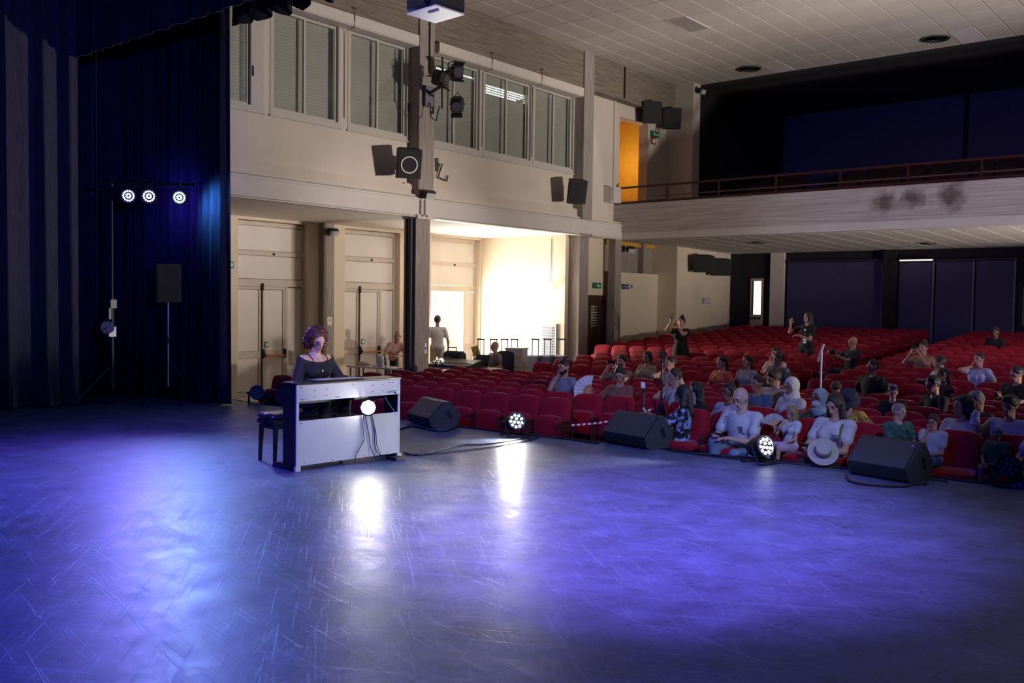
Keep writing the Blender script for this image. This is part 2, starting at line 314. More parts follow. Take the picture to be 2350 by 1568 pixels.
def make_door(name, d, open_=False):
    e = struct(bpy.data.objects.new(name, None)); COL.objects.link(e)
    y0, yc, y1, y2 = d; t = .06; x0, x1 = XD-.03, XD+.03
    f = MB()
    f.b2((x0, y0, ZH), (x1, y0+.05, DZ[3])); f.b2((x0, y2-.05, ZH), (x1, y2, DZ[3])); f.b2((x0, y1-.035, ZH), (x1, y1+.035, DZ[0]))
    for z, h in ((DZ[0]+.07, .16), (DZ[2], .10), (DZ[3]-.04, .09)): f.b2((x0, y0+.05, z-h/2), (x1+.01, y2-.05, z+h/2))
    f.build('door_frame', door_frame_m, e)
    for z0, z1 in ((DZ[0]+.15, DZ[2]-.05), (DZ[2]+.05, DZ[3]-.085)):
        p = MB(); p.b2((XD-.015, y0+.06, z0+.012), (XD+.012, y2-.06, z1-.012)); p.build('transom_panel', door_panel_m, e)
    k = MB(); k.cyl((x1, (y0+y2)/2+.1, DZ[2]), (x1+.05, (y0+y2)/2+.1, DZ[2]-.02), .03, .02, 8); k.build('transom_catch', black_m, e)
    def leaf(a, b, par, bars=True):
        m_ = MB(); w = .055
        m_.b2((x0+.008, a, ZH+.01), (x1-.008, a+w, DZ[0]-.012)); m_.b2((x0+.008, b-w, ZH+.01), (x1-.008, b, DZ[0]-.012))
        for z, h in ((DZ[0]-.045, .06), (ZH+.93, .15), (ZH+.06, .1)): m_.b2((x0+.008, a+w, z-h/2), (x1-.008, b-w, z+h/2))
        o = m_.build('door_leaf', door_frame_m, par)
        for z0, z1 in ((ZH+.12, ZH+.85), (ZH+1.01, DZ[0]-.085)):
            p = MB(); p.b2((XD-.012, a+w+.012, z0), (XD+.01, b-w-.012, z1)); p.build('panel', door_panel_m, o)
        return o
    if not open_:
        leaf(y0+.06, yc-.006, e); L2 = leaf(yc+.02, y1-.04, e)
        g = MB(); g.cyl((XD+.05, yc+.012, ZH+.02), (XD+.05, yc+.012, DZ[0]+.02), .014, n=8); g.b2((XD+.03, yc-.02, DZ[0]-.10), (XD+.085, yc+.045, DZ[0]+.06), bev=.012); g.build('bolt_rod', black_m, e)
        b = MB(); b.cyl((XD+.11, yc+.05, ZH+.895), (XD+.11, y1-.06, ZH+.905), .017, n=8); pb = b.build('panic_bar', orange_bar, e)
        for yy in (yc+.03, y1-.06):
            h = MB(); h.b2((XD+.03, yy-.03, ZH+.84), (XD+.10, yy+.03, ZH+1.05), bev=.015); h.tube([(XD+.06, yy, ZH+.99), (XD+.11, yy+.05 if yy < y1-.1 else yy, ZH+.90)], .022, 6); h.build('bar_bracket', black_m, pb)
        s = MB(); s.b2((XD+.031, yc+.10, ZH+1.09), (XD+.034, yc+.19, ZH+1.22), 0); s.b2((XD+.034, yc+.12, ZH+1.115), (XD+.036, yc+.17, ZH+1.195), 1); s.build('push_sticker', [green, white_print], e)
    p = MB(); p.b2((XD-.015, y1+.045, ZH+1.01), (XD+.012, y2-.06, DZ[0]-.03)); p.b2((XD-.015, y1+.045, ZH+.1), (XD+.012, y2-.06, ZH+.85)); p.b2((XD-.02, y1+.036, ZH+.85), (XD+.02, y2-.05, ZH+1.01), 1)
    p.build('side_panel', [door_panel_m, door_frame_m], e)
    return e
make_door('door_1', D1); make_door('door_2', D2); d3 = make_door('door_3', D3, True)
for yy, s in ((D3[0]+.03, 1), (D3[2]-.06, -1)):       # the two leaves folded outwards
    lf = MB(); lf.b2((XD-.72, yy-.025, ZH+.02), (XD-.04, yy+.025, DZ[0]-.02)); lf.build('door_leaf', door_frame_m, d3)
# daylight ground outside the open door
mb = MB(); mb.b2((-40, 5, ZH-.3), (XD-.26, 40, ZH-.02)); tag(mb.build('forecourt_paving', mk('pale_paving', (.75, .74, .68), .8)), kind='structure')
mb = MB(); mb.b2((XD-.2, 9.1, ZH-.05), (-13.75, 19.6, ZH+.006)); struct(mb.build('floor_gallery_bounce', mk('pale_bounce_floor', (.60, .54, .47), .5, var=.1)))  # pale slab added to bounce door light up onto the door wall
# pilaster between the two closed doors
pl = onX(743, 600, XW+.16).y; pr = onX(767, 600, XW+.16).y
mb = MB(); mb.b2((XW-.05, pl, ZH), (XW+.16, pr, ZS)); struct(mb.build('trim_2', conc_v))
# bay end wall with the globe lamp
mb = MB(); mb.b2((XD-.2, 19.54, ZH), (-14.55, 19.74, ZS)); struct(mb.build('wall_bay', plaster_w))
# ---------------- fascia, cornice and upper wall
ZF = 3.92; YE = onX(1430, 549, X1).y
mb = MB(); mb.b2((X1-.22, 9.05, ZS-.02), (X1, YE, ZF-.02)); struct(mb.build('trim_3', white_trim))
mb = MB(); mb.prism([(X1-.3, ZF-.02), (X1+.03, ZF-.02), (X1+.035, ZF+.02), (X1-.02, ZF+.05), (X1-.03, ZF+.09), (X1-.3, ZF+.11)], 9.05, YE-.1, 'y'); struct(mb.build('trim_4', white_trim))
mb = MB(); mb.prism([(XU-.05, ZF+.08), (X1-.12, ZF+.08), (X1-.13, ZF+.30), (XU-.05, ZF+.32)], 9.05, 19.7, 'y'); struct(mb.build('trim_5', plaster))
ZWB = onX(938, 325, XU).z; ZBT = onX(725, 4.3, X1).z          # window foot, beam foot
uY = lambda px, y=220: onX(px, y, XU).y
UNITS = [(uY(500), uY(604), None), (uY(619), uY(781), uY(701)), (uY(797), uY(938), uY(868)), (uY(985), uY(1104), uY(1044)), (uY(1108), uY(1222), uY(1164)), (uY(1224), uY(1319), uY(1273))]
doorY = (uY(1421, 350), uY(1486, 350)); doorZ = (3.6, onX(1440, 272, XU).z)
holes = [(u[0], u[1], ZWB, ZBT-.05) for u in UNITS]+[(doorY[0], doorY[1], doorZ[0], doorZ[1])]
mb = MB()
for a, b, c, d in cells(9.05, 24.35, ZF-.3, ZBT, holes): mb.b2((XU-.30, a, c), (XU, b, d))
struct(mb.build('wall_left_upper', plaster))
mb = MB(); mb.b2((X1-.35, 9.05, ZBT), (X1, 24.35, ZC+.05)); struct(mb.build('trim_6', conc_h))
# shutter boxes
box_m = mk('shutter_box_paint', (.60, .55, .50), .55, var=.03)
zb0 = onX(955, 104, X1+.02).z
for i, (a, b) in enumerate(((uY(500), uY(948)), (uY(985), uY(1321)))):
    mb = MB(); mb.prism([(XU, zb0), (X1+.0, zb0), (X1+.03, zb0+.03), (X1+.03, ZBT-.02), (XU, ZBT-.02)], a, b, 'y'); struct(mb.build('trim_%d' % (7+i), box_m))
# windows
cord_m = mk('shutter_cord', (.06, .055, .05), .7)
for wi, (a, b, c) in enumerate(UNITS):
    e = struct(bpy.data.objects.new('window_%d' % (wi+1), None)); COL.objects.link(e)
    zt = zb0+.05; xa, xb = XU-.09, XU+.015
    f = MB(); w = .06
    wr = .27 if wi == 0 else w
    f.b2((xa, a, ZWB), (xb, a+w, zt)); f.b2((xa, b-wr, ZWB), (xb, b, zt)); f.b2((xa, a+w, ZWB), (xb, b-wr, ZWB+.10)); f.b2((xa, a+w, zt-.05), (xb, b-wr, zt))
    f.b2((xa-.0, a-.02, ZWB-.03), (XU+.05, b+.02, ZWB))
    f.build('window_frame', alu, e)
    c = c or (a+b-.2)/2-.6
    for k, (s0, s1) in enumerate(((a+w, c+.02), (c-.02, b-wr))):
        xo = XU-.035 - (.03 if k else 0); sh = MB(); q = .045
        sh.b2((xo-.015, s0, ZWB+.10), (xo+.015, s0+q, zt-.05)); sh.b2((xo-.015, s1-q, ZWB+.10), (xo+.015, s1, zt-.05)); sh.b2((xo-.015, s0+q, ZWB+.10), (xo+.015, s1-q, ZWB+.145)); sh.b2((xo-.015, s0+q, zt-.095), (xo+.015, s1-q, zt-.05))
        so = sh.build('sash', alu, e)
        g = MB(); g.b2((xo-.003, s0+q, ZWB+.145), (xo+.003, s1-q, zt-.095)); g.build('pane', glass_m, so)
        q0, q1 = (s0-.05, c) if k == 0 else (c, s1+.05)
        gap = {3: 1, 4: 4}.get(wi, 0); zc = zt+.02
        r = MB(); xs = XU-.22
        if gap:
            z = zt-(.27 if wi == 4 else .20)
            r.b2((xs, q0, z), (xs+.012, q1, zt+.05))
            for g_ in range(gap):
                z2 = z-.034
                nslot = 16
                for q_ in range(nslot+1):
                    yy = q0+(q1-q0)*q_/nslot; r.b2((xs, yy-.006, z2), (xs+.01, yy+.006, z))
                r.b2((xs, q0, z2-.022), (xs+.012, q1, z2)); z = z2-.022
            zc = z
        zz = ZWB
        while zz < zc-.001:
            z1 = min(zz+.062, zc); r.b2((xs, q0, zz), (xs+.012, q1, z1-.006)); r.b2((xs-.004, q0, z1-.006), (xs+.004, q1, z1)); zz = z1
        tag(r.build('roller_shutter', shutter_m, e), kind='stuff')
    if wi in (0, 2):
        h = MB(); h.b2((xb, b-(.25 if wi == 0 else .045), ZWB+.62), (xb+.02, b-(.22 if wi == 0 else .02), ZWB+.80)); h.build('pull_handle', black_m, e)
for px in (791, 1107, 1222):      # shutter cords at the mullions
    yy = uY(px); c_ = MB()
    c_.tube([(X1+.045, yy-.02, ZBT+.05), (X1+.045, yy-.02, zb0+.16), (X1+.02, yy-.01, zb0-.02), (XU+.03, yy-.03, zb0-.05), (XU+.03, yy-.03, ZWB+.2)], .008, 5); c_.b2((X1+.03, yy-.06, zb0+.33), (X1+.06, yy+.02, zb0+.35))
    tag(c_.build('shutter_cord', cord_m), 'thin dark shutter cord on the mullion %s' % {791: 'in the window bay nearest the curtain', 1107: 'just right of the spotlight bracket', 1222: 'left of the last window pair'}[px], 'cord', 'shutter cords')
# ---------------- columns (upper pilasters and lower columns)
cy = [(onX(962, 300, X1+.05).y, onX(996, 300, X1+.05).y), (onX(1340, 300, X1+.05).y, onX(1362, 300, X1+.05).y)]
for i, (a, b) in enumerate(cy):
    e = struct(bpy.data.objects.new('column', None)); COL.objects.link(e)
    mb = MB(); mb.b2((XU-.1, a, ZF+.02), (X1+.05, b, ZC)); mb.build('upper_shaft', conc_v, e)
    mb = MB(); xs = onY(927 if i == 0 else 1308, 600, a).x; mb.b2((xs, a+.0, ZH-.1), (X1-.02, b-.02, ZS)); mb.build('lower_shaft', conc_v, e)
    mb = MB(); mb.b2((xs-.03, a-.03, ZS-.05), (X1+.06, b+.03, ZS+.03)); mb.build('capital', white_trim if i == 0 else conc_v, e)
    if i == 0:
        mb = MB(); mb.cyl((X1-.13, a-.05, ZH), (X1-.13, a-.05, ZS-.05), .05, n=10); mb.cyl((X1-.24, a-.035, ZH), (X1-.24, a-.035, ZS-.05), .03, n=8); mb.build('down_pipe', mk('black_pipe', (.02, .019, .024), .5), e)
        mb = MB(); mb.b2((X1-.02, a+.08, ZS), (X1+.06, a+.14, ZF+.06)); mb.b2((X1-.02, a+.20, ZS), (X1+.06, a+.27, ZF+.06)); mb.build('cable_duct', white_trim, e)
        mb = MB(); mb.b2((X1-.06, b-.17, ZH+1.06), (X1+.0, b-.10, ZH+1.14)); mb.b2((X1-.06, b-.17, ZH+1.2), (X1+.0, b-.10, ZH+1.28)); mb.build('socket_box', white_print, e)
        mb = MB(); mb.cyl((X1+.065, (a+b)/2+.05, ZBT-.75), (X1+.065, (a+b)/2+.05, ZC-.02), .018, n=6); mb.build('conduit', black_m, e)
a3 = onX(1411, 650, X1-.02).y; b3 = onX(1425, 650, X1-.02).y
e = struct(bpy.data.objects.new('column', None)); COL.objects.link(e)
mb = MB(); mb.b2((onY(1395, 650, a3).x, a3, ZH), (X1-.02, b3, ZS)); mb.build('lower_shaft', conc_v, e)
# wall between second and third column, with the wooden door; wall under the balcony
XV = -14.62; YS = 24.28
wd = (onX(1349, 720, XV).y, onX(1388, 720, XV).y); wz = onX(1375, 678, XV).z
ztop = onX(1465, 629, XV).z
mb = MB()
for a, b, c, d in cells(cy[1][1]-.2, a3+.1, ZH, ZS, [(wd[0], wd[1], ZH, wz)]): mb.b2((XV-.2, a, c), (XV, b, d))
mb.b2((XV-.2, b3-.05, ZH), (XV, YS, ztop)); mb.b2((XV-.02, b3, ztop-.02), (XV+.02, YS, ztop+.02))
struct(mb.build('wall_left_rear', plaster_w))
mb = MB(); mb.b2((XV-.5, b3-.05, ztop-.2), (XV-.3, YS, 3.9)); mb.b2((XV-.3, b3+1.9, ztop), (XV-.06, b3+2.05, 3.6)); mb.b2((XV-.5, a3-.3, ZH), (XV-.25, YS, 3.9)); struct(mb.build('wall_recess', conc_v))
e = struct(bpy.data.objects.new('door_4', None)); COL.objects.link(e)
mb = MB(); 
for y in (wd[0], wd[1]-.12): mb.b2((XV-.12, y, ZH), (XV+.02, y+.12, wz))
mb.b2((XV-.12, wd[0]+.12, wz-.12), (XV+.02, wd[1]-.12, wz)); mb.build('door_frame', wood_dark, e)
gz0, gz1 = onX(1365, 752, XV).z, onX(1365, 700, XV).z
mb = MB()
for a, b, c, d in cells(wd[0]+.12, wd[1]-.12, ZH, wz-.12, [(wd[0]+.2, wd[1]-.2, gz0, gz1)]): mb.b2((XV-.09, a, c), (XV-.05, b, d))
lf = mb.build('door_leaf', wood_dark, e)
mb = MB(); mb.b2((XV-.075, wd[0]+.2, gz0), (XV-.07, wd[1]-.2, gz1)); mb.build('pane', glass_m, lf)
z = gz0+.03
while z < gz1:
    mb = MB(); mb.b2((XV-.16, wd[0]+.18, z), (XV-.12, wd[1]-.18, z+.025)); mb.build('slat', white_print, lf); z += .075
X2 = onY(1553, 650, YS).x; YR = 27.7
zr = lambda Y: 3.54-.10*(Y-YB)/(YR-YB)
mb = MB(); mb.b2((XV-.8, YS, ZH), (X2, YR+.2, 3.9)); struct(mb.build('wall_left_under_balcony', plaster_w))
# ---------------- balcony: parapet, underside with tiles
mb = MB(); mb.b2((XU-.1, YB, 3.725), (9.6, YB+.16, 4.50)); struct(mb.build('balcony_front', conc_p))
mb = MB(); mb.b2((XU-.1, YB+.015, ZS-.02), (9.6, YB+.30, 3.725)); struct(mb.build('trim_9', white_trim))
mb = MB(); mb.b2((XV-.1, YB+.30, 3.60), (9.6, YR+.2, 3.66)); o = struct(mb.build('ceiling_balcony', grid_m))
def tiles(par, x0, x1, y0, y1, tx, ty, zfun, mat, ox, oy, skip=lambda i, j: False):
    me = {}
    i = math.floor((x0-ox)/tx)
    while ox+i*tx < x1-.01:
        j = math.floor((y0-oy)/ty)
        while oy+j*ty < y1-.01:
            a, b = max(x0, ox+i*tx)+.010, min(x1, ox+(i+1)*tx)-.010; c, d = max(y0, oy+j*ty)+.010, min(y1, oy+(j+1)*ty)-.010
            if b-a > .03 and d-c > .03 and not skip(i, j):
                key = (round(b-a, 3), round(d-c, 3))
                if key not in me:
                    t = MB(); t.box((0, 0, .012), (b-a, d-c, .024), bev=.006); me[key] = t.mesh('tile', mat)
                o = link('tile', me[key], par); o.location = ((a+b)/2, (c+d)/2, zfun((c+d)/2)); 
                sl = (zfun((c+d)/2+.1)-zfun((c+d)/2-.1))/.2; o.rotation_euler = (math.atan(sl), 0, 0)
            j += 1
        i += 1
tiles(o, X2+.02, -2.2, YB+.31, YR, .6, 1.2, lambda Y: zr(Y)-.005, tile_m, -13.63, 22.2)
mb = MB(); mb.b2((XV-.1, YB+.3, 3.56), (X2+.02, YR, 3.60)); mb.b2((-2.2, YB+.3, 3.45), (9.6, YR, 3.6)); struct(mb.build('trim_10', tile_m))
# ---------------- main ceiling
YD = 24.74
mb = MB(); mb.b2((X1-.4, 9.2, ZC+.02), (9.8, YD, ZC+.1)); mb.b2((-19.6, 9.1, ZC+.05), (9.8, 9.4, 9.1)); oc = struct(mb.build('ceiling', grid_m))
VENTS = {(7, 2), (7, 3)}
tiles(oc, X1+.0, -2.4, 13.2, YD, .6, 1.2, lambda Y: ZC, tile_m, -13.63, 16.26)
mb = MB(); mb.b2((-2.4, 9.2, ZC), (9.8, YD, ZC+.02)); mb.b2((X1, 9.2, ZC), (-2.4, 13.2, ZC+.02)); struct(mb.build('trim_11', tile_m))
mb = MB(); mb.b2((-16, YD, ZC-.02), (9.8, 36, ZC+.08)); struct(mb.build('ceiling_rear', tile_shaded))
# rear upper side: pillar, cream return, then dark gallery walls
YP = 24.33; xp = onY(1590, 300, YP).x
mb = MB(); mb.b2((XU-.3, YP, 3.7), (xp, YD, ZC)); struct(mb.build('wall_rear_pillar', plaster))
YK = onX(1795, 300, xp+.02).y
mb = MB(); mb.b2((xp-.3, YD, 3.7), (xp+.0, YK+.3, ZC)); mb.b2((xp-.3, YK, 3.7), (9.8, YK+.3, ZC)); struct(mb.build('wall_gallery', dark_wall))
mb = MB(); p0 = onY(1798, 180, YK); mb.b2((xp+.1, YK-.02, 4.0), (onY(2213, 250, YK).x, YK, onY(1900, 215, YK).z)); mb.b2((onY(2225, 250, YK).x, YK-.02, 4.0), (0, YK, onY(1900, 215, YK).z)); struct(mb.build('wall_gallery_panel', mk('gallery_violet_light', (.10, .085, .16), .9, var=.06)))  # blue stage light on the rear gallery wall put into its colour
# gallery floor in steps
for k in range(4):
    mb = MB(); mb.b2((xp-.2, YB+.9+k*1.05, 3.67), (9.6, YB+.9+k*1.05+(1.05 if k < 3 else 8), 3.72+.36*k)); struct(mb.build('gallery_step', house_floor_m))
mb = MB(); mb.b2((XU-.2, YB+.1, 3.66), (9.6, YB+.95, 3.72)); struct(mb.build('gallery_floor', house_floor_m))
# little yellow room behind the gallery door
yel = mk('ochre_room_paint', (.62, .33, .035), .8, var=.06)
mb = MB(); mb.b2((XU-2.9, doorY[0]-1.0, 3.5), (XU-2.8, doorY[1]+1.6, 7.6)); mb.b2((XU-2.9, doorY[0]-1.0, 7.5), (XU-.31, doorY[1]+1.6, 7.6), 1); mb.b2((XU-2.9, doorY[1]+1.5, 3.5), (XU-.31, doorY[1]+1.6, 7.6)); mb.b2((XU-2.9, doorY[0]-1.0, 3.5), (XU-.31, doorY[0]-.9, 7.6)); mb.b2((XU-2.9, doorY[0]-1.0, 3.45), (XU-.31, doorY[1]+1.6, 3.55))
struct(mb.build('wall_yellow_room', [yel, plaster]))
l = bpy.data.lights.new('yellow_room_lamp', 'POINT'); l.energy = 42; l.color = (1, .72, .35); l.shadow_soft_size = .1; lo = bpy.data.objects.new('yellow_room_lamp', l); COL.objects.link(lo); lo.location = (XU-1.4, doorY[1]+.5, 6.1)
# ---------------- rear wall under the balcony
zb_ = zfloor(YR); rx = lambda px, y=680: onY(px, y, YR).x
zh = onY(1900, 578, YR).z
slim = (rx(1725), rx(1748), onY(1735, 722, YR).z, onY(1735, 645, YR).z)
edge_w = (rx(2344), rx(2344)+.9, onY(2347, 748, YR).z, onY(2347, 652, YR).z)
mb = MB()
for a, b, c, d in cells(X2-.4, 9.6, zb_-.3, 3.62, [(slim[0], slim[1], slim[2], slim[3]), edge_w]): mb.b2((a, YR, c), (b, YR+.15, d))
struct(mb.build('wall_rear', dark_wall))
mb = MB(); mb.b2((rx(1770), YR-.12, zb_-.2), (rx(1801), YR, zh+.1)); struct(mb.build('trim_12', plaster_w))
mb = MB(); mb.b2((rx(2030), YR-.22, zb_-.2), (rx(2058), YR, zh+.1)); struct(mb.build('trim_13', dark_wall))
e = struct(bpy.data.objects.new('door_5', None)); COL.objects.link(e)
cream_door = mk('cream_door', (.50, .40, .27), .6)
mb = MB()
for a, b, c, d in cells(slim[0]-.02, slim[1]+.06, zb_-.2, slim[3]+.08, [(slim[0], slim[1], slim[2], slim[3])]): mb.b2((a, YR-.06, c), (b, YR-.01, d))
lf = mb.build('door_leaf', cream_door, e)
mb = MB(); mb.b2((slim[0], YR-.03, slim[2]), (slim[1], YR-.025, slim[3])); mb.build('pane', glass_m, lf)
mb = MB(); mb.b2((slim[0]+.02, YR-.11, slim[2]-.14), (slim[1], YR-.06, slim[2]-.09)); mb.build('push_bar', dark_metal, lf)
e = struct(bpy.data.objects.new('window_7', None)); COL.objects.link(e)
mb = MB(); mb.b2((edge_w[0], YR+.06, edge_w[2]), (edge_w[1], YR+.07, edge_w[3])); mb.build('pane', glass_m, e)
mb = MB(); mb.b2((edge_w[0]-.05, YR-.02, edge_w[2]-.05), (edge_w[0], YR, edge_w[3]+.05)); mb.build('window_frame', dark_metal, e)
mb = MB(); mb.b2((-13.0, YR+2.0, -2), (20, YR+2.2, 4)); tag(mb.build('garden_hedge_wall', mk('sunny_yellow_green', (.62, .66, .22), .9, var=.2)), kind='structure')
# blinds on the rear wall
seam_m = mk('blind_side_rail', (.24, .22, .30), .5)
for n_, (px0, px1, py) in enumerate(((1806, 2026, 597), (2062, 2143, 597), (2146, 2235, 595), (2238, 2330, 593))):
    a, b = rx(px0), rx(px1); zt = onY((px0+px1)/2, py, YR).z
    t = thing('roller_blind', ['wide dark blue roller blind left of the black post on the rear wall', 'dark blue roller blind right of the black post, under the bright slit', 'middle dark blue roller blind of the three right of the black post', 'rightmost full dark blue roller blind, carrying two faint reflections'][n_], 'blind', ((a+b)/2, YR-.02, zb_), 0, 'roller blinds on the rear wall')
    w = b-a; h = zt-zb_
    q = MB(); q.b2((-w/2+.02, -.035, 0), (w/2-.02, -.02, h-.07)); q.build('blind_cloth', navy_panel, t)
    q = MB(); q.cyl((-w/2+.01, -.04, h-.03), (w/2-.01, -.04, h-.03), .045, n=10); q.build('roller', mk('blind_roller', (.03, .03, .05), .5), t)
    q = MB(); q.b2((w/2-.03, -.05, 0), (w/2, 0, h)); q.build('side_rail', seam_m, t)
mb = MB(); a, b = rx(2069), rx(2144); z_ = onY(2106, 598, YR).z
lit_m = mk('lit_tube', (.9, .85, .75), .5, emit=1.3, ecol=(.9, .82, .72))
t = thing('tube_lamp', 'thin glowing white tube lamp above the blind right of the black post', 'lamp', ((a+b)/2, YR-.26, z_))
q = MB(); q.cyl((-(b-a)/2, 0, -.005), ((b-a)/2, 0, -.005), .018, n=8); q.build('tube', lit_m, t)
q = MB(); q.b2((-(b-a)/2-.03, .01, .0), ((b-a)/2+.03, .13, .05)); q.build('housing', dark_metal, t)
# ================================================================== CURTAINS
def curtain(name, path, z0, z1, amp, wl, mat, label, seed, hem=.0, flare=.15, zb=None):
    r = random.Random(seed); P = [Vector((x, y, 0)) for x, y in path]
    seg = [(b-a).length for a, b in zip(P, P[1:])]; tot = sum(seg); n = max(20, int(tot/.035)); pts = []
    ph = 0; phs = []
    k = wl
    for i in range(n+1):
        s = tot*i/n
        if i % 12 == 0: k = wl*r.uniform(.6, 1.5)
        ph += (tot/n)/k*2*PI; phs.append(ph)
        q = s; j = 0
        while j < len(seg)-1 and q > seg[j]: q -= seg[j]; j += 1
        d = (P[j+1]-P[j]).normalized(); pts.append((P[j]+d*q, Vector((-d.y, d.x, 0))))
    rows = 14; vs = []; fs = []
    for jz in range(rows+1):
        t = jz/rows
        for i, (p, nrm) in enumerate(pts):
            zlo = z0 if zb is None else zb(i/n)
            a = amp*(.75+flare*2*(1-t)); off = math.sin(phs[i]+.25*math.sin(3*t+i*.05))*a + .35*a*math.sin(phs[i]*2.3+1.7*t)
            v = p+nrm*off; vs.append((v.x, v.y, zlo+(z1-zlo)*t + (hem*math.sin(phs[i]*.9) if jz == 0 else 0)))
    for jz in range(rows):
        for i in range(n): fs.append((jz*(n+1)+i, jz*(n+1)+i+1, (jz+1)*(n+1)+i+1, (jz+1)*(n+1)+i))
    me = bpy.data.meshes.new(name); me.from_pydata(vs, [], fs); me.materials.append(mat); me.polygons.foreach_set('use_smooth', [True]*len(me.polygons))
    o = link(name, me); sm = o.modifiers.new('thickness', 'SOLIDIFY'); sm.thickness = .012
    return tag(o, label, 'curtain')
curtain('stage_curtain', [(-15.75, 3.2), (-15.45, 5.4), (-15.05, 7.05)], .015, 8.9, .13, .50, grey_cloth, 'charcoal velvet stage curtain hanging in broad folds at the left edge', 3)
curtain('stage_curtain', [(-16.3, 6.3), (-16.5, 8.35), (-15.0, 8.75)], .015, 8.9, .085, .34, navy_cloth, 'dark navy curtain at the back of the wing behind the light stand', 5)
curtain('stage_curtain', [(-14.95, 8.55), (-14.35, 8.72), (-13.37, 8.72)], .02, 8.9, .07, .24, navy_cloth, 'navy velvet curtain right of the lamps, ending beside the doors', 9)
curtain('stage_valance', [(-15.45, 7.0), (3.0, 7.0)], 5.52, 8.95, .035, .38, navy_cloth, 'long blue valance hanging across the top left of the stage', 12, flare=.05, zb=lambda t: 5.55-.05*t)
curtain('stage_border', [(-12.1, 7.9), (2.0, 7.9)], 5.75, 8.95, .07, .45, mk('black_border_cloth', (.008, .008, .014), .9), 'black scalloped border cloth behind the blue valance', 15, hem=.06, flare=.4)
# ================================================================== SEATS
def pad(w, h, th, arch, z0, nseg=9, inset=.035):
    """an upholstered pad standing in the xz plane, front at +y: rounded outline, domed front"""
    out = [(-w/2+.03, z0), (w/2-.03, z0), (w/2, z0+.03), (w/2, z0+h-arch-.07)]
    for i in range(nseg+1):
        t = i/nseg; a = t*PI; ex = math.copysign(abs(math.cos(a))**.62, math.cos(a)); ez = math.sin(a)**.72
        out.append((w/2*ex, z0+h-arch-.05+(arch+.05)*ez))
    out += [(-w/2, z0+h-arch-.07), (-w/2, z0+.03)]
    cx, cz = 0, z0+h/2; n = len(out); vs = []; fs = []
    for y, s in ((-th/2, 1-.6*inset/(w/2)), (-th/2+.02, 1.0), (th/2-.03, 1.0), (th/2, 1-inset/(w/2)), (th/2+.012, .55)):
        vs += [(cx+(x-cx)*s, y, cz+(z-cz)*s) for x, z in out]
    for k in range(4):
        for i in range(n): fs.append((k*n+i, k*n+(i+1) % n, (k+1)*n+(i+1) % n, (k+1)*n+i))
    fs += [tuple(range(n))[::-1], tuple(4*n+i for i in range(n))]
    return vs, fs
def seat_meshes():
    sh = lambda vs: [(x, y-(z-.40)*.20, z) for x, y, z in vs]
    vs, fs = pad(.495, .47, .085, .06, .375); b = MB(); b.add(sh(vs), fs); back = b.mesh('backrest', velvet, True)
    b = MB(); vs, fs = pad(.485, .44, .02, .06, .36); b.add([(x, y-.055, z) for x, y, z in sh(vs)], fs); shell = b.mesh('back_shell', seat_shell, True)
    b = MB(); vs, fs = pad(.45, .34, .11, .03, .27); b.add([(x, y+.125, z) for x, y, z in vs], fs); up = b.mesh('seat_cushion', velvet, True)
    b = MB(); vs, fs = pad(.45, .40, .10, .03, .06); b.add([(x, z, .42+y*.9) for x, y, z in vs], fs); dn = b.mesh('seat_cushion', velvet, True)
    arms = []
    for s in (-1, 1):
        b = MB(); b.b2((s*.244-.010, -.02, 0), (s*.244+.010, .26, .50), bev=.008); b.box((s*.244, .10, .525), (.024, .34, .05), bev=.008); arms.append(b.mesh('armrest', seat_shell))
    b = MB(); b.b2((-.245, .0, .18), (.245, .06, .26)); std = b.mesh('seat_beam', black_m)
    return back, shell, up, dn, arms, std
S_back, S_shell, S_up, S_dn, S_arm, S_std = seat_meshes()
SEATS = []
def proj(p):
    q = Vector(p)-EYE; z = q.dot(CF); return 1175+FPX*q.dot(CR)/z, 784-FPX*q.dot(CU)/z, z
def rowY(kind, i, X): return 10.35+.79*i+.085*(X+7.9) if kind == 'F' else 16.1+.78*i+.03*(X+7.9)
def rowZ(kind, i): return ZH if kind == 'F' else -.365+.05*i
for i in range(6):
    row = []
    for k in range(-12, 13):
        X = -7.874+.515*k
        if X < (-13.8 if i == 0 else -13.25) or (i == 0 and -7.5 < X < -6.3): continue
        x, y, d = proj((X, rowY('F', i, X), rowZ('F', i)+.6))
        if x > 2372: continue
        row.append(X)
    for n_, X in enumerate(row): SEATS.append(dict(k='F', i=i, X=X, n=n_, blk=''))
for j in range(15):
    for blk, (xa, xb) in (('left', (-20, -7.75)), ('right', (-6.45, 2))):
        row = []
        for k in range(-14, 14):
            X = -7.9+.515*k+(.0 if blk == 'left' else 0); Y = rowY('R', j, X)
            if not xa <= X <= xb: continue
            if X < (-12.75 if Y < 19.3 else -13.75 if Y < 23.6 else X2+.45): continue
            x, y, d = proj((X, Y, rowZ('R', j)+.7))
            if x > 2372: continue
            row.append(X)
        for n_, X in enumerate(row): SEATS.append(dict(k='R', i=j, X=X, n=n_, blk=blk))
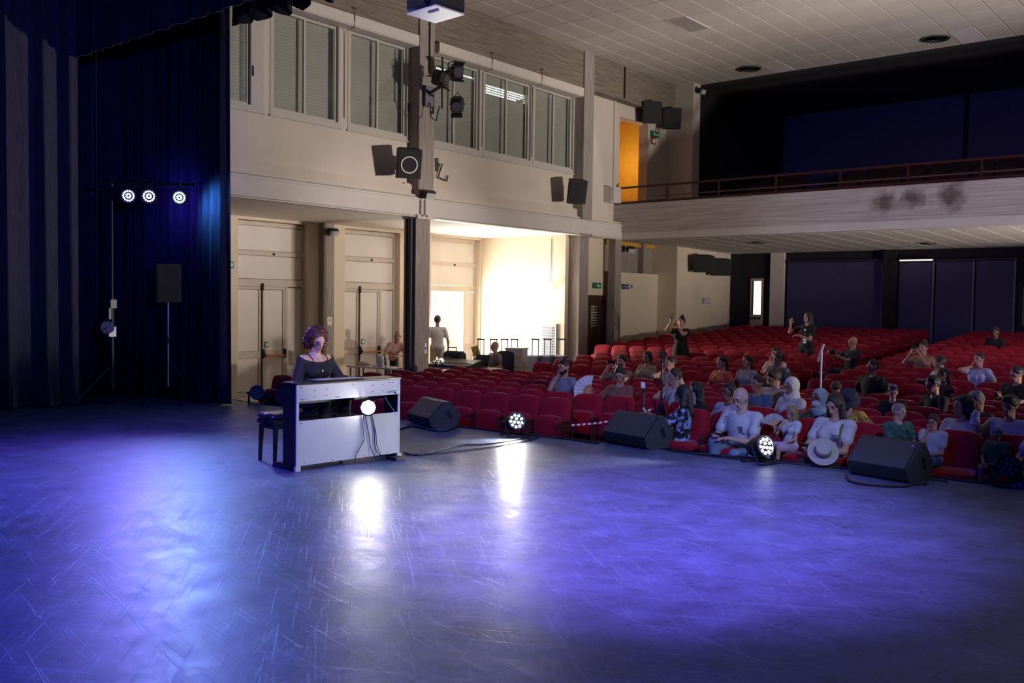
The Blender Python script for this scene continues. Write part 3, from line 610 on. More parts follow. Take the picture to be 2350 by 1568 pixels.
def place_seats():
    for s in SEATS:
        if s.get('skip'): continue
        Y = rowY(s['k'], s['i'], s['X']); z = rowZ(s['k'], s['i'])
        if s['k'] == 'R': z = zfloor(Y)
        lab = ('red velvet tip-up seat, %s from the left, %s row from the stage' % (ORD[s['n']], ORD[s['i']])) if s['k'] == 'F' else \
              ('red tip-up seat, %s from the left, %s row behind the cross aisle, %s block' % (ORD[s['n']], ORD[s['i']], s['blk']))
        t = thing('auditorium_chair', lab, 'theatre seat', (s['X'], Y, z), PI+math.atan(.085 if s['k'] == 'F' else .03), 'red theatre seats')
        link('backrest', S_back, t); link('back_shell', S_shell, t); link('seat_cushion', S_dn if s.get('occ') else S_up, t)
        link('armrest', S_arm[0], t); link('armrest', S_arm[1], t); link('seat_beam', S_std, t)
# dark seats up in the gallery
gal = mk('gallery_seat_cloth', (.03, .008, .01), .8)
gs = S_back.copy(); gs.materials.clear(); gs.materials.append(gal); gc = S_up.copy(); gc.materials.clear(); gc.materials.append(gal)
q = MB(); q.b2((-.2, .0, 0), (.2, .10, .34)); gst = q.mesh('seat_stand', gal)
for k in range(4):
    n_ = 0
    for q in range(0, 17):
        X = -12.4+.56*q+(.0 if k % 2 else .2)
        if X > -3.4 or (3 <= q <= 4): continue
        Y = YB+1.75+k*1.05; x, y, d = proj((X, Y, 5))
        if x > 2380: continue
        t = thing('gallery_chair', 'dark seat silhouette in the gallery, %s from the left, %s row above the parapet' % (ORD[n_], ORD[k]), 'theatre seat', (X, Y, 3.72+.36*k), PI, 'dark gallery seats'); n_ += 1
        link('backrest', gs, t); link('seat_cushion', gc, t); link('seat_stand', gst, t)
# gallery railing
t = thing('gallery_railing', 'oxblood red metal railing along the balcony front', 'railing', (0, YB+.08, 4.50))
zt = onY(1900, 393, YB+.08).z-4.5
q = MB(); q.b2((XU, -.05, .0), (3, .07, .07)); q.build('base_rail', rail_m, t)
q = MB(); q.b2((XU+.1, -.03, zt-.03), (3, .03, zt+.02)); q.build('top_rail', rail_m, t)
q = MB(); q.b2((-13.2, -.008, .16), (3, .008, .19)); q.build('mid_rail', mk('brass_line', (.09, .04, .035), .4), t)
for px in (1532, 1650, 1781, 1928, 2083, 2252):
    x = onY(px, 420, YB+.08).x; q = MB(); q.b2((x-.02, -.02, .07), (x+.02, .02, zt-.03)); q.build('baluster', rail_m, t)
# ================================================================== LED PAR CANS
led_w = mk('lit_white_led', (.9, .95, 1), .3, emit=7, ecol=(.92, .97, 1.0)); led_hot = mk('lit_hot_led', (1, 1, 1), .3, emit=160, ecol=(1, .98, .95))
led_off = mk('unlit_led_lens', (.10, .11, .14), .12, coat=.6, spec=.8); ring_m = mk('silver_ring', (.55, .55, .58), .3, metal=.8)
def par_can(label, loc, rz, tilt, lens, n_out=9, n_in=3, R=.115, lens_r=.018, group='floor LED par cans', ring=black_m, bracket=True):
    t = thing('par_can', label, 'stage light', loc, rz, group)      # local: lamp looks along +y
    Mx = Matrix.Rotation(tilt, 3, 'X') @ Matrix.Rotation(-PI/2, 3, 'X')   # z -> +y then tilted up
    c = Vector((0, 0, .19 if bracket else 0))
    q = MB(); q.lathe([(.04, -.17), (.085, -.165), (R*.98, -.10), (R, .02), (R, .046), (R*.9, .046)], c, Mx, 20); q.build('can', black_m, t, True)
    q = MB(); q.lathe([(R-.012, .05), (R+.004, .05), (R+.006, .066), (R-.010, .066), (R-.012, .05)], c, Mx, 24, caps=False); q.build('front_ring', ring, t, True)
    def lp(r, a): return c+Mx @ Vector((r*math.cos(a), r*math.sin(a), .052))
    pos = [lp(R*.68, 2*PI*i/n_out) for i in range(n_out)]+[lp(R*.27, 2*PI*i/max(1, n_in)+.4) for i in range(n_in)]
    me = MB(); me.lathe([(.001, .014), (lens_r*.6, .011), (lens_r, 0), (lens_r, -.01)][::-1], (0, 0, 0), Mx, 10); me = me.mesh('lens', lens, True)
    for p in pos: o = link('lens', me, t); o.location = p
    if bracket:
        q = MB()
        for s in (-1, 1): q.tube([(s*.135, -.03, .19), (s*.135, .09, .006), (s*.13, .12, .004)], .012, 6); q.tube([(s*.135, -.03, .19), (s*.135, -.16, .006)], .012, 6)
        q.b2((-.14, .08, 0), (.14, .12, .012)); q.b2((-.14, -.18, 0), (.14, -.14, .012)); q.build('bracket', dark_metal, t)
        for s in (-1, 1): q = MB(); q.cyl((s*.12, -.03, .19), (s*.17, -.03, .19), .022, n=8); q.build('knob', black_m, t)
    return t
def yaw_to(a, b): return math.atan2(b[1]-a[1], b[0]-a[0])-PI/2
pz = lambda px, py: onZ(px, py, 0)
p1 = pz(1182, 1001); p2 = pz(1748, 1064); p3 = pz(2310, 1116); p4 = onZ(590, 928, 0)
PP = onZ(845, 935, .20); PP.z = 0
def face(p, e): return yaw_to(p, EYE)+e
par_can('lit white LED par can on the stage edge among coiled cables', p1, face(p1, .35), .30, led_w)
par_can('lit LED par can lying beside the bald man in the front row', p2, face(p2, .80), .25, led_w, ring=ring_m)
par_can('unlit LED par can with dark lenses at the lower right edge', p3, face(p3, .15), .20, led_off, n_out=9, n_in=4)
par_can('unlit LED par can at the stage edge left of the piano', p4, face(p4, -.1), .25, led_off, n_out=9, n_in=4)
g0 = onX(845, 934, -7.665)
gp = par_can('glaring white LED par can clamped in the gap of the piano back', g0, face(g0, 0), .0, led_hot, n_out=8, n_in=3, R=.088, lens_r=.017, bracket=False)
q = MB(); q.box((0, -.06, -.10), (.05, .03, .09)); q.build('clamp', black_m, gp)
def par_light(name, p, power, tgt, ang=120, col=(1, .97, .92), h=.21, r=.07, fwd=.12):
    d = (Vector(tgt)-Vector(p)); d.z = 0; d.normalize(); return spot(name, (p[0]+d.x*fwd, p[1]+d.y*fwd, h), tgt, power, col, ang, .7, r)
par_light('par_beam_edge', p1, 120, (-6.0, 4.0, 1.0), 130)
par_light('par_beam_front_row', p2, 900, (-8.2, 6.6, .85), 50)
spot('par_beam_piano', g0+(EYE-g0).normalized()*.13, (-4.2, 3.4, .3), 42, (1, .97, .92), 125, .7, .07)
# ---------------- T-bar light stand in the wing
T0 = Vector((-14.72, 7.46, 0))
t = thing('light_stand', 'black winch light stand with a T-bar in front of the navy curtain', 'light stand', T0)
q = MB(); q.cyl((0, 0, .25), (0, 0, 1.75), .035, n=10); q.build('mast', dark_metal, t)
q = MB(); q.cyl((0, 0, 1.7), (0, 0, 3.62), .022, n=10); q.build('inner_mast', dark_metal, t)
ub = (Vector((-13.7, 8.33, 0))-Vector((-14.75, 7.46, 0))).normalized()
q = MB(); q.tube([ub*-.25+Vector((0, 0, 3.62)), ub*1.35+Vector((0, 0, 3.60))], .024, 8); q.build('cross_bar', dark_metal, t)
for a in (0.3, 2.4, 4.5):
    q = MB(); d = Vector((math.cos(a), math.sin(a), 0)); q.tube([Vector((0, 0, .62))+d*.03, d*.62+Vector((0, 0, .02))], .016, 6); q.tube([Vector((0, 0, .2)), d*.36+Vector((0, 0, .27))], .01, 5); lg = q.build('leg', dark_metal, t)
    q = MB(); q.ell(d*.62+Vector((0, 0, .025)), (.03, .03, .025)); q.build('foot', rubber, lg)
q = MB(); q.b2((-.05, -.05, 1.58), (.05, .05, 1.72)); q.b2((-.03, -.07, 1.40), (.03, -.03, 1.58)); q.build('clamp', mk('clamp_grey', (.10, .10, .13), .4, metal=.6), t)
wm = mk('winch_steel', (.35, .35, .42), .35, metal=.3)
q = MB(); q.cyl((.06, -.10, 1.27), (.10, -.14, 1.27), .10, n=18); q.b2((.03, -.10, 1.12), (.09, .02, 1.28)); wo = q.build('winch', wm, t)
q = MB(); q.tube([(.10, -.14, 1.27), (.14, -.17, 1.20), (.17, -.15, 1.19)], .009, 6); q.build('winch_crank', chrome, wo)
lamp_pos = []
for i, (px, py, col) in enumerate(((295, 449, (.35, .25, 1)), (342, 450, (.45, .22, 1)), (412, 453, (.30, .75, 1)))):
    d_ = 15.05-.02*i; p = EYE+ray(px, py)*d_; lamp_pos.append(p)
    em = mk('lit_stand_led_%d' % i, (.8, .8, 1), .3, emit=(5, 5, 8)[i], ecol=((.50, .60, 1.0), (.60, .58, 1.0), (.55, .85, 1.0))[i])
    c = par_can(['leftmost of the three lit lamps on the T-bar, bluish violet', 'middle lit lamp on the T-bar, glowing violet', 'rightmost lit lamp on the T-bar, glowing cyan white'][i], p, yaw_to(p, (-5.2, 2.4)), -.16, em, n_out=14, n_in=7, lens_r=.014, group='lamps on the T-bar', bracket=False)
    q = MB(); q.tube([(-.13, 0, 0), (-.13, -.05, .13), (0, -.05, .17), (.13, -.05, .13), (.13, 0, 0)], .012, 6); q.cyl((0, -.05, .15), (0, -.05, .23), .018, n=6); q.build('yoke', dark_metal, c)
spot('stand_lamp_1', lamp_pos[0]+Vector((.14, -.08, -.02)), (-7.0, 1.5, 0), 260, (.16, .12, 1.0), 60, .8, .09)
spot('stand_lamp_2', lamp_pos[1]+Vector((.14, -.08, -.02)), (-8.0, 3.6, 0), 460, (.36, .13, 1.0), 55, .9, .09)
spot('stand_lamp_3', lamp_pos[2]+Vector((.14, -.08, -.02)), (-5.2, 3.2, 0), 800, (.22, .46, 1.0), 62, .8, .09)
spot('stand_lamp_2_back', lamp_pos[1]+Vector((-.10, .16, 0)), lamp_pos[1]+Vector((-.4, 1.0, -.1)), 40, (.12, .07, 1.0), 150, .9, .06)
spot('stand_lamp_3_back', lamp_pos[2]+Vector((.06, .16, 0)), lamp_pos[2]+Vector((.25, 1.0, -.25)), 75, (.10, .45, 1.0), 130, .8, .06)
# ---------------- loudspeaker on stand in the wing
sp = onZ(386, 929, 0)
t = thing('speaker_stand', 'slim tripod speaker stand with silver pole by the navy curtain', 'stand', (sp.x, sp.y, 0))
q = MB(); q.cyl((0, 0, .3), (0, 0, 1.72), .018, n=8); q.build('pole', mk('silver_pole', (.5, .5, .6), .3, metal=.8), t)
q = MB(); q.cyl((0, 0, 1.0), (0, 0, 1.12), .035, n=8); q.build('collar', black_m, t)
for a in (-1.2, .9, 3.0):
    d = Vector((math.cos(a), math.sin(a), 0)); q = MB(); q.tube([Vector((0, 0, .75))+d*.02, d*.52+Vector((0, 0, .015))], .012, 6); q.build('leg', dark_metal, t)
def loudspeaker(name, label, loc, rz, w, d, h, tilt=0, circle=None, group=None, cat='loudspeaker', bracket=None):
    t = thing(name, label, cat, loc, rz, group); Mx = Matrix.Rotation(tilt, 3, 'X')
    q = MB(); prof = [(-w/2, .5*d), (w/2, .5*d), (w/2, .2*d), (w*.33, -.5*d), (-w*.33, -.5*d), (-w/2, .2*d)]
    q.prism(prof, 0, h, 'z'); q.v = [tuple(Mx @ Vector((x, y, z-h/2))+Vector((0, 0, h/2))) for x, y, z in q.v]; q.build('cabinet', black_cab, t)
    q = MB(); q.box(Mx @ Vector((0, d*.5+.006, 0))+Vector((0, 0, h/2)), (w*.93, .014, h*.93), Mx, bev=.006); q.build('grille', mk('speaker_grille', (.02, .02, .022), .5, var=.5, scale=200, bump=.5, bscale=400), t)
    if circle:
        q = MB(); n = 24; pr = [(circle, 0), (circle+.022, 0), (circle+.022, .02), (circle, .02)]
        q.lathe(pr+pr[:1], Mx @ Vector((0, d*.5+.012, -h*.02))+Vector((0, 0, h/2)), Mx @ Matrix.Rotation(-PI/2, 3, 'X'), n, caps=False); q.build('white_ring', white_print, t)
    if bracket:
        q = MB(); q.b2((-.05, -d*.5-bracket, h*.3), (.05, -d*.5-bracket+.03, h*.8)); q.tube([(0, -d*.5-bracket+.02, h*.55), (0, -d*.4, h*.5)], .025, 6); q.build('wall_bracket', black_m, t)
    return t
loudspeaker('loudspeaker', 'tall black loudspeaker on the slim stand before the navy curtain', (sp.x-.02, sp.y, 1.69), yaw_to(sp, (-4, 4)), .38, .34, .62)
# ================================================================== PIANO AND BENCH
PA = Vector((-7.73, 5.85, 0)); PBm = Vector((-7.632, 7.187, 0))
pang = math.atan2(PBm.y-PA.y, PBm.x-PA.x)-PI/2; pmid = (PA+PBm)/2
piano = thing('digital_piano', 'black upright digital piano, its pale unpainted back turned to the camera', 'piano', (pmid.x, pmid.y, 0), pang)
ply = mk('pale_piano_back_board', (.60, .58, .57), .6, var=.05, scale=3, bump=.04); ebony = mk('piano_black', (.010, .010, .013), .42, var=.2); edge_m = mk('raw_chipboard_edge', (.62, .58, .52), .7)
W_ = 1.345
for s in (-1, 1):
    prof = [(-.255, .05), (-.018, .05), (-.018, .885), (-.255, .885), (-.275, .84), (-.40, .815), (-.405, .70), (-.255, .655)]
    y = s*(W_/2-.014); q = MB(); q.prism(prof, y-.014, y+.014, 'y'); o = q.build('side_panel', ebony, piano)
    q = MB(); q.b2((-.018, y-.014, .045), (0, y+.014, .70)); q.b2((-.018, y-.014, .705), (.002, y+.014, .888)); q.build('raw_edge', edge_m, o)
    q = MB(); q.prism([(-.42, 0), (-.02, 0), (-.02, .055), (-.30, .062), (-.40, .05), (-.43, .02)], y-.03, y+.03, 'y'); q.b2((-.02, y-.03, 0), (.012, y+.03, .05), 1); q.build('foot', [ebony, edge_m], piano)
q = MB(); q.b2((-.265, -W_/2-.008, .885), (.008, W_/2+.008, .905), bev=.004); q.build('lid', mk('piano_lid', (.022, .020, .024), .25, coat=.3), piano)
hi = W_/2-.03
q = MB(); q.b2((-.012, -hi, .715), (0, hi, .883)); bp_ = q.build('upper_back_panel', ply, piano)
q = MB(); q.b2((-.012, -hi, .055), (0, hi, .515)); bl_ = q.build('lower_back_panel', ply, piano)
scm = MB(); scm.cyl((0, 0, 0), (.004, 0, 0), .006, n=8); scm = scm.mesh('screw', black_m)
def screw(par, y, z): o = link('screw', scm, par); o.location = (0, y, z)
for y, z in ((-.62, .86), (-.62, .735), (-.60, .735), (-.565, .735), (-.46, .82), (-.46, .755), (-.31, .825), (-.31, .76), (-.19, .735), (-.16, .735), (.29, .835), (.29, .765), (.43, .835), (.43, .765), (.52, .855), (.57, .85), (.57, .745), (.02, .86)): screw(bp_, y, z)
for y, z in ((-.62, .49), (-.58, .085), (-.23, .075), (.18, .07), (.50, .075), (.60, .49)): screw(bl_, y, z)
q = MB(); q.b2((-.40, -hi, .695), (-.245, hi, .725)); q.b2((-.30, -hi, .72), (-.28, hi, .80)); q.b2((-.27, -hi, .66), (-.25, hi, .885)); q.build('key_bed', ebony, piano)
q = MB(); q.b2((-.30, -.03, .52), (-.23, .03, .055)); q.b2((-.235, -hi, .08), (-.215, hi, .30)); q.build('pedal_board', ebony, piano)
for i in range(-1, 2): q = MB(); q.b2((-.42, i*.07-.012, .05), (-.23, i*.07+.012, .062)); q.build('pedal', chrome, piano)
q = MB(); q.cyl((-.10, -.05, 0), (-.10, -.05, .06), .012, n=8); q.cyl((-.10, -.05, 0), (-.10, -.05, .012), .025, n=10); q.build('support_bolt', black_m, piano)
kw = MB(); kw.b2((-.398, -.61, .725), (-.285, .61, .745)); kw.build('white_keys', white_print, piano)
kb = MB(); x_ = 0
bkm = MB(); bkm.b2((-.36, -.006, .744), (-.29, .006, .757)); bkm = bkm.mesh('black_key', ebony)
for o_ in range(7):
    for s in (0, 1, 3, 4, 5): o = link('black_key', bkm, piano); o.location = (0, -.59+(o_*7+s+1)*.0235, 0)
# cables hanging over the lower back panel
for i, (pts) in enumerate(([(.012, .16, .52), (.015, .15, .40), (.014, .17, .25), (.02, .06, .10), (.05, .02, .012)], [(.012, .18, .52), (.016, .22, .35), (.014, .26, .15), (.05, .30, .02), (.20, .45, .010)],
                          [(.012, .27, .52), (.016, .31, .35), (.014, .31, .2), (.03, .33, .1), (.06, .42, .012)], [(.012, .27, .52), (.014, .33, .30), (.016, .335, .18), (.04, .38, .06), (.12, .60, .010)])):
    q = MB(); q.tube(pts, .0045, 5); o = q.build('cable', rubber, piano)
q = MB(); q.tube([(.012, .62, .72), (.02, .60, .75), (.012, .50, .745)], .006, 5); q.b2((.002, .60, .725), (.02, .63, .76)); q.build('plug', mk('grey_plug', (.30, .33, .42), .4), piano)
q = MB(); q.tube([(-.05, .50, .69), (-.02, .56, .58), (0, .60, .52)], .008, 6); q.build('pencil_arm', chrome, piano)
q = MB(); q.b2((-.02, .50, .005), (.16, .63, .03)); q.build('power_adapter', black_m, piano)
# sheet-music folder lying on the lid
t = thing('music_folder', 'flat dark music folder lying on the piano lid', 'folder', (pmid.x, pmid.y, 0), pang)
q = MB(); q.box((-.13, -.10, .913), (.20, .62, .012), bev=.003); q.build('cover', mk('folder_black', (.03, .028, .03), .3), t)
q = MB(); q.box((-.115, -.09, .921), (.15, .56, .004)); q.build('paper_sheets', mk('grey_paper', (.35, .33, .33), .5), t)
bz = Vector((-8.40, 6.26, 0))
bench = thing('piano_bench', 'black padded piano bench with straight legs behind the piano', 'bench', bz, pang)
q = MB(); q.box((0, 0, .495), (.34, .62, .07), bev=.025); q.build('seat_pad', mk('black_leatherette', (.02, .02, .024), .3, coat=.3), bench, True)
q = MB(); q.box((0, 0, .44), (.33, .60, .05)); q.box((0, 0, .385), (.30, .56, .04)); q.build('frame', ebony, bench)
for s in (-1, 1):
    for u in (-1, 1): q = MB(); q.tube([(u*.14, s*.26, .40), (u*.15, s*.275, .0)], [.030, .020], 4); q.build('leg', ebony, bench)
    q = MB(); q.cyl((0, s*.30, .44), (0, s*.34, .44), .03, n=10); q.build('height_knob', black_m, bench)
# ================================================================== WEDGE MONITORS
def monitor(label, loc, rz, W, D, H, led):
    t = thing('stage_monitor', label, 'monitor speaker', loc, rz, 'stage monitor wedges')   # grille faces -y, side panel at +x
    prof = [(-D*.42, .03), (-D*.5, H*.36), (-D*.02, H*.98), (D*.14, H), (D*.5, H*.48), (D*.36, .0), (-D*.30, .0)]
    q = MB(); q.prism(prof, -W/2+.012, W/2-.012, 'x'); q.build('cabinet', black_cab, t)
    for s in (-1, 1): q = MB(); q.prism([(y*.995, z*.995+.002) for y, z in prof], s*(W/2-.012), s*W/2, 'x'); sd = q.build('side_panel', mk('monitor_side', (.055, .05, .055), .55, var=.4, scale=60), t)
    q = MB(); q.cyl((W/2+.001, D*.10, H*.55), (W/2+.006, D*.10, H*.55), .035, n=12); q.cyl((W/2+.001, D*.16, H*.40), (W/2+.006, D*.16, H*.40), .03, n=12); q.build('socket', rubber, sd)
    a = Vector((0, -D*.5, H*.36)); b = Vector((0, -D*.02, H*.98)); m_ = (a+b)/2; d = (b-a).normalized(); nrm = Vector((0, -d.z, d.y))
    M_ = Matrix((Vector((1, 0, 0)), d, nrm)).transposed(); q = MB(); q.box(m_+nrm*.006, (W-.05, (b-a).length*.97, .014), M_, bev=.005); q.build('grille', mk('monitor_grille', (.045, .05, .06), .38, var=.35, scale=240, bump=.4, bscale=500), t)
    q = MB(); q.box(b-d*.05+nrm*.016+Vector((W*.42, 0, 0)), (.02, .012, .006), M_); q.build('badge', mk('monitor_badge', (.5, .6, .9), .2, metal=.5, emit=(.8 if led else 0), ecol=(.3, .5, 1)), t)
    return t
m1 = (onZ(930, 962, 0)+onZ(1005, 985, 0))/2; m2 = (onZ(1383, 1012, 0)+onZ(1485, 1033, 0))/2; m3 = (onZ(1945, 1084, 0)+onZ(2082, 1110, 0))/2
ME = []
for (a, b), lab in ((((932, 968), (1000, 987)), 'black stage monitor wedge just right of the piano, lit blue'), (((1388, 1016), (1486, 1034)), 'black stage monitor wedge in front of the phone tripods'), (((1948, 1088), (2086, 1112)), 'black stage monitor wedge beside the straw hat, cables at its foot')):
    A = onZ(*a, 0); B_ = onZ(*b, 0); v = B_-A; mid = (A+B_)/2; ang = math.atan2(v.y, v.x)
    D_ = .50 if len(ME) == 0 else .50; o = monitor(lab, mid+Matrix.Rotation(ang, 3, 'Z') @ Vector((0, D_*.40, 0)), ang, max(.55, min(.75, v.length)), D_, (.37, .40, .40)[len(ME)], len(ME) > 0); ME.append(o)
print('monitor widths', [tuple(o.location) for o in ME])
# ================================================================== CEILING FITTINGS
def round_vent(label, px, py):
    p = onZ(px, py, ZC); t = thing('ceiling_diffuser', label, 'vent', (p.x, p.y, ZC-.0), 0, 'round ceiling diffusers')
    q = MB(); q.lathe([(.30, 0), (.34, -.005), (.32, -.03), (.27, -.02), (.27, 0)], n=28, caps=False); q.build('rim', mk('diffuser_grey', (.10, .09, .085), .6), t, True)
    q = MB(); q.lathe([(.001, -.012), (.27, -.012)], n=24); q.build('throat', black_m, t)
    for r in (.08, .15, .22): q = MB(); q.lathe([(r, -.02), (r+.03, -.045), (r+.035, -.045), (r+.005, -.02), (r, -.02)], n=24, caps=False); q.build('cone_ring', mk('diffuser_dark', (.05, .045, .04), .6), t)
round_vent('round dark ceiling diffuser nearest the cream pillar', 1719, 157); round_vent('round dark ceiling diffuser at the upper right', 2147, 88)
def grille(label, px, py, dx=.56, dy=1.16, z=None):
    z = ZC if z is None else z
    p = onZ(px, py, z); cx = -13.63+.6*math.floor((p.x+13.63)/.6)+.3; cyy = 16.26+1.2*math.floor((p.y-16.26)/1.2)+.6
    t = thing('ceiling_grille', label, 'vent', (cx, cyy, z), 0, 'slatted ceiling grilles')
    q = MB(); q.b2((-dx/2, -dy/2, -.012), (dx/2, -dy/2+.03, .0)); q.b2((-dx/2, dy/2-.03, -.012), (dx/2, dy/2, 0)); q.b2((-dx/2, -dy/2+.03, -.012), (-dx/2+.03, dy/2-.03, 0)); q.b2((dx/2-.03, -dy/2+.03, -.012), (dx/2, dy/2-.03, 0)); q.build('frame', tile_m, t)
    sl = MB(); sl.box((0, 0, -.008), (dx-.06, .018, .012), Matrix.Rotation(.6, 3, 'X')); sl = sl.mesh('slat', tile_m)
    y = -dy/2+.06
    while y < dy/2-.04: o = link('slat', sl, t); o.location = (0, y, 0); y += .055
    q = MB(); q.b2((-dx/2+.02, -dy/2+.02, -.003), (dx/2-.02, dy/2-.02, -.001)); q.build('backing', mk('grille_shadow', (.12, .11, .10), .8), t)
grille('slatted white grille in the middle of the tiled ceiling', 1575, 67); grille('slatted ceiling grille beside the left round diffuser', 1778, 163); grille('slatted ceiling grille beside the right round diffuser', 2200, 92)
for px, py, lab in ((1740, 556, 'dark downlight under the balcony above the slim lit window'), (2130, 555, 'dark downlight under the balcony right of centre')):
    p = onZ(px, py, 3.5); zz = zr(p.y)-.03; t = thing('downlight', lab, 'ceiling light', (p.x, p.y, zz), 0, 'downlights under the balcony')
    q = MB(); q.lathe([(.16, .03), (.20, .02), (.19, -.01), (.15, -.005), (.16, .03)], n=20, caps=False); q.build('rim', mk('downlight_rim', (.06, .05, .045), .4, metal=.4), t); q = MB(); q.lathe([(.001, .01), (.155, .01)], n=18); q.build('lens', black_m, t)
# projector hanging from the ceiling near the camera
pj = onX(1000, 6, -5.75); t = thing('projector', 'white ceiling projector hanging at the top of the picture', 'projector', (pj.x, pj.y, 4.21), -.05)
q = MB(); q.box((0, 0, .11), (.40, .36, .17), bev=.03); q.build('case', mk('projector_shell', (.04, .04, .05), .4), t, True)
q = MB(); q.box((0, 0, .022), (.37, .33, .012)); q.build('base_plate', mk('projector_plate', (.80, .78, .80), .35), t)
q = MB(); q.box((.06, -.08, .013), (.12, .025, .008)); q.build('label_strip', white_print, t)
q = MB(); q.cyl((.12, -.185, .11), (.12, -.21, .11), .05, n=14); q.build('lens', black_m, t)
q = MB(); q.cyl((0, 0, .19), (0, 0, 4.75), .025, n=8); q.build('ceiling_pole', dark_metal, t)
# ================================================================== WALL FITTINGS
def wall_at(px, py, X=XU): p = onX(px, py, X); return p
def face_rz(dx, dy): return math.atan2(dy, dx)-PI/2
for n_, (px, py, w, ci, lab) in enumerate(((936, 374, .50, .15, 'black wall loudspeaker with a white ring left of the tall column'), (1321, 439, .46, None, 'plain black wall loudspeaker left of the second column'))):
    q_ = onX(px, py, X1+.32); loudspeaker('wall_loudspeaker', lab, (q_.x, q_.y, q_.z-.29), face_rz(.9, -.62), w, .36, .58, -.28, ci, 'wall loudspeakers', bracket=.22)
for n_, (px, py, lab) in enumerate(((1496, 258, 'left of the two black loudspeakers high above the gallery door'), (1541, 272, 'right of the two black loudspeakers high above the gallery door'))):
    q_ = onX(px, py, XU+.42); loudspeaker('wall_loudspeaker', lab, (q_.x, q_.y, q_.z-.30), face_rz(.62, -.8), .52, .36, .60, -.26, None, 'wall loudspeakers', bracket=.24)
for n_, (px, py, lab) in enumerate(((1612, 604, 'left of the paired black loudspeakers under the balcony'), (1652, 612, 'right of the paired black loudspeakers under the balcony'))):
    q_ = onX(px, py, X2+.36); loudspeaker('wall_loudspeaker', lab, (q_.x, q_.y, q_.z-.26), face_rz(.7, -.72), .60, .34, .50, -.20, None, 'wall loudspeakers', bracket=.2)
def floodlight(label, p, rz):
    t = thing('floodlight', label, 'floodlight', p, rz, 'small wall floodlights')
    Mx = Matrix.Rotation(-.5, 3, 'X')
    q = MB(); q.box((0, .02, 0), (.26, .12, .17), Mx, bev=.03); q.build('housing', black_m, t)
    q = MB(); q.box(Mx @ Vector((0, .085, 0)), (.21, .012, .13), Mx); q.build('glass', mk('flood_glass', (.55, .55, .55), .12, coat=.5), t)
    q = MB(); q.tube([(-.14, 0, 0), (-.14, -.10, .03), (.14, -.10, .03), (.14, 0, 0)], .012, 5); q.b2((-.05, -.16, -.03), (.05, -.10, .09)); q.build('wall_bracket', dark_metal, t)
floodlight('small black floodlight on the pilaster between the two closed doors', onX(764, 533, XW+.33), -PI/2-.3)
floodlight('small black floodlight at the foot of the tall column above the cornice', onX(985, 447, X1+.22), -PI/2-.3)
floodlight('small floodlight under the balcony beside the concrete recess', onX(1447, 573, XV+.05), -PI/2-.5)
floodlight('small floodlight high on the cream return beside the dark gallery', Vector((xp+.18, YD-.28, onX(1625, 217, xp+.12).z)), -PI/2)
# theatre spotlights on a bracket
a = onX(985, 215, X1+.16); t = thing('spotlight_bracket', 'purple-lit wall arm carrying three theatre spotlights on the column', 'bracket', a, -PI/2-.35)
q = MB(); q.b2((-.09, -.10, -.26), (.09, .02, .16)); q.build('mount_box', mk('mount_grey', (.16, .14, .19), .5), t)
q = MB(); q.tube([(0, 0, 0), (0, .72, .06)], .035, 6); q.build('arm', dark_metal, t)
q = MB(); q.cyl((0, .62, -.42), (0, .62, .62), .02, n=6); q.build('hanging_bar', dark_metal, t)
q = MB(); q.tube([(0, .05, -.2), (.03, .15, -.52), (0, .35, -.62), (.02, .55, -.35)], .012, 5); q.build('cable', rubber, t)
for i, (px, py, rz_, tl, lab) in enumerate(((1010, 180, -PI/2+.2, -.25, 'left black theatre spotlight above the wall arm'), (1046, 168, -PI/2-.5, -.1, 'right upper black theatre spotlight above the wall arm'), (1049, 240, -PI/2-.9, -.5, 'lower black theatre spotlight with an open barn door'))):
    p = onX(px, py, X1+.62); s = thing('theatre_spotlight', lab, 'spotlight', p, rz_, 'theatre spotlights on the column'); Mx = Matrix.Rotation(tl, 3, 'X')
    q = MB(); q.box((0, 0, 0), (.27, .30, .30), Mx, bev=.05); q.build('housing', black_m, s)
    for sg in (-1, 1):
        q = MB(); q.box(Mx @ Vector((0, .19, sg*.17)), (.24, .13, .008), Mx @ Matrix.Rotation(sg*.5, 3, 'X')); q.build('barn_door', black_m, s)
    q = MB(); q.cyl(Mx @ Vector((0, .14, 0)), Mx @ Vector((0, .17, 0)), .10, n=16); q.build('lens', mk('spot_lens', (.08, .08, .09), .1, coat=.6), s)
    q = MB(); q.tube([(-.16, 0, 0), (-.16, -.02, .2 if i != 2 else -.0), (0, -.02, .26), (.16, -.02, .2 if i != 2 else 0), (.16, 0, 0)], .012, 5); q.build('yoke', dark_metal, s)
# small boxes, signs, notices
def plate(name, label, cat, X, px0, py0, px1, py1, mats, marks, depth=.03, axis='x', Yp=None):
    f = (lambda x, y: onX(x, y, X)) if axis == 'x' else (lambda x, y: onY(x, y, Yp))
    a, b = f(px0, (py0+py1)/2), f(px1, (py0+py1)/2); c = f((px0+px1)/2, (py0+py1)/2); zt, zb = f((px0+px1)/2, py0).z, f((px0+px1)/2, py1).z
    h = zt-zb
    if axis == 'x': w = abs(b.y-a.y); rz = PI/2
    else: w = abs(b.x-a.x); rz = 0
    t = thing(name, label, cat, (c.x, c.y, zb), rz)     # local x = along the wall to the right, local -y = out of the wall
    q = MB(); q.b2((-w/2, -depth, 0), (w/2, -.001, h)); q.build('board', mats[0], t)
    for k, (x0, z0, x1, z1, m_) in enumerate(marks):
        q = MB(); q.b2(((x0-.5)*w, -depth-.004, z0*h), ((x1-.5)*w, -depth, z1*h)); q.build('mark', mats[m_], t)
    return t
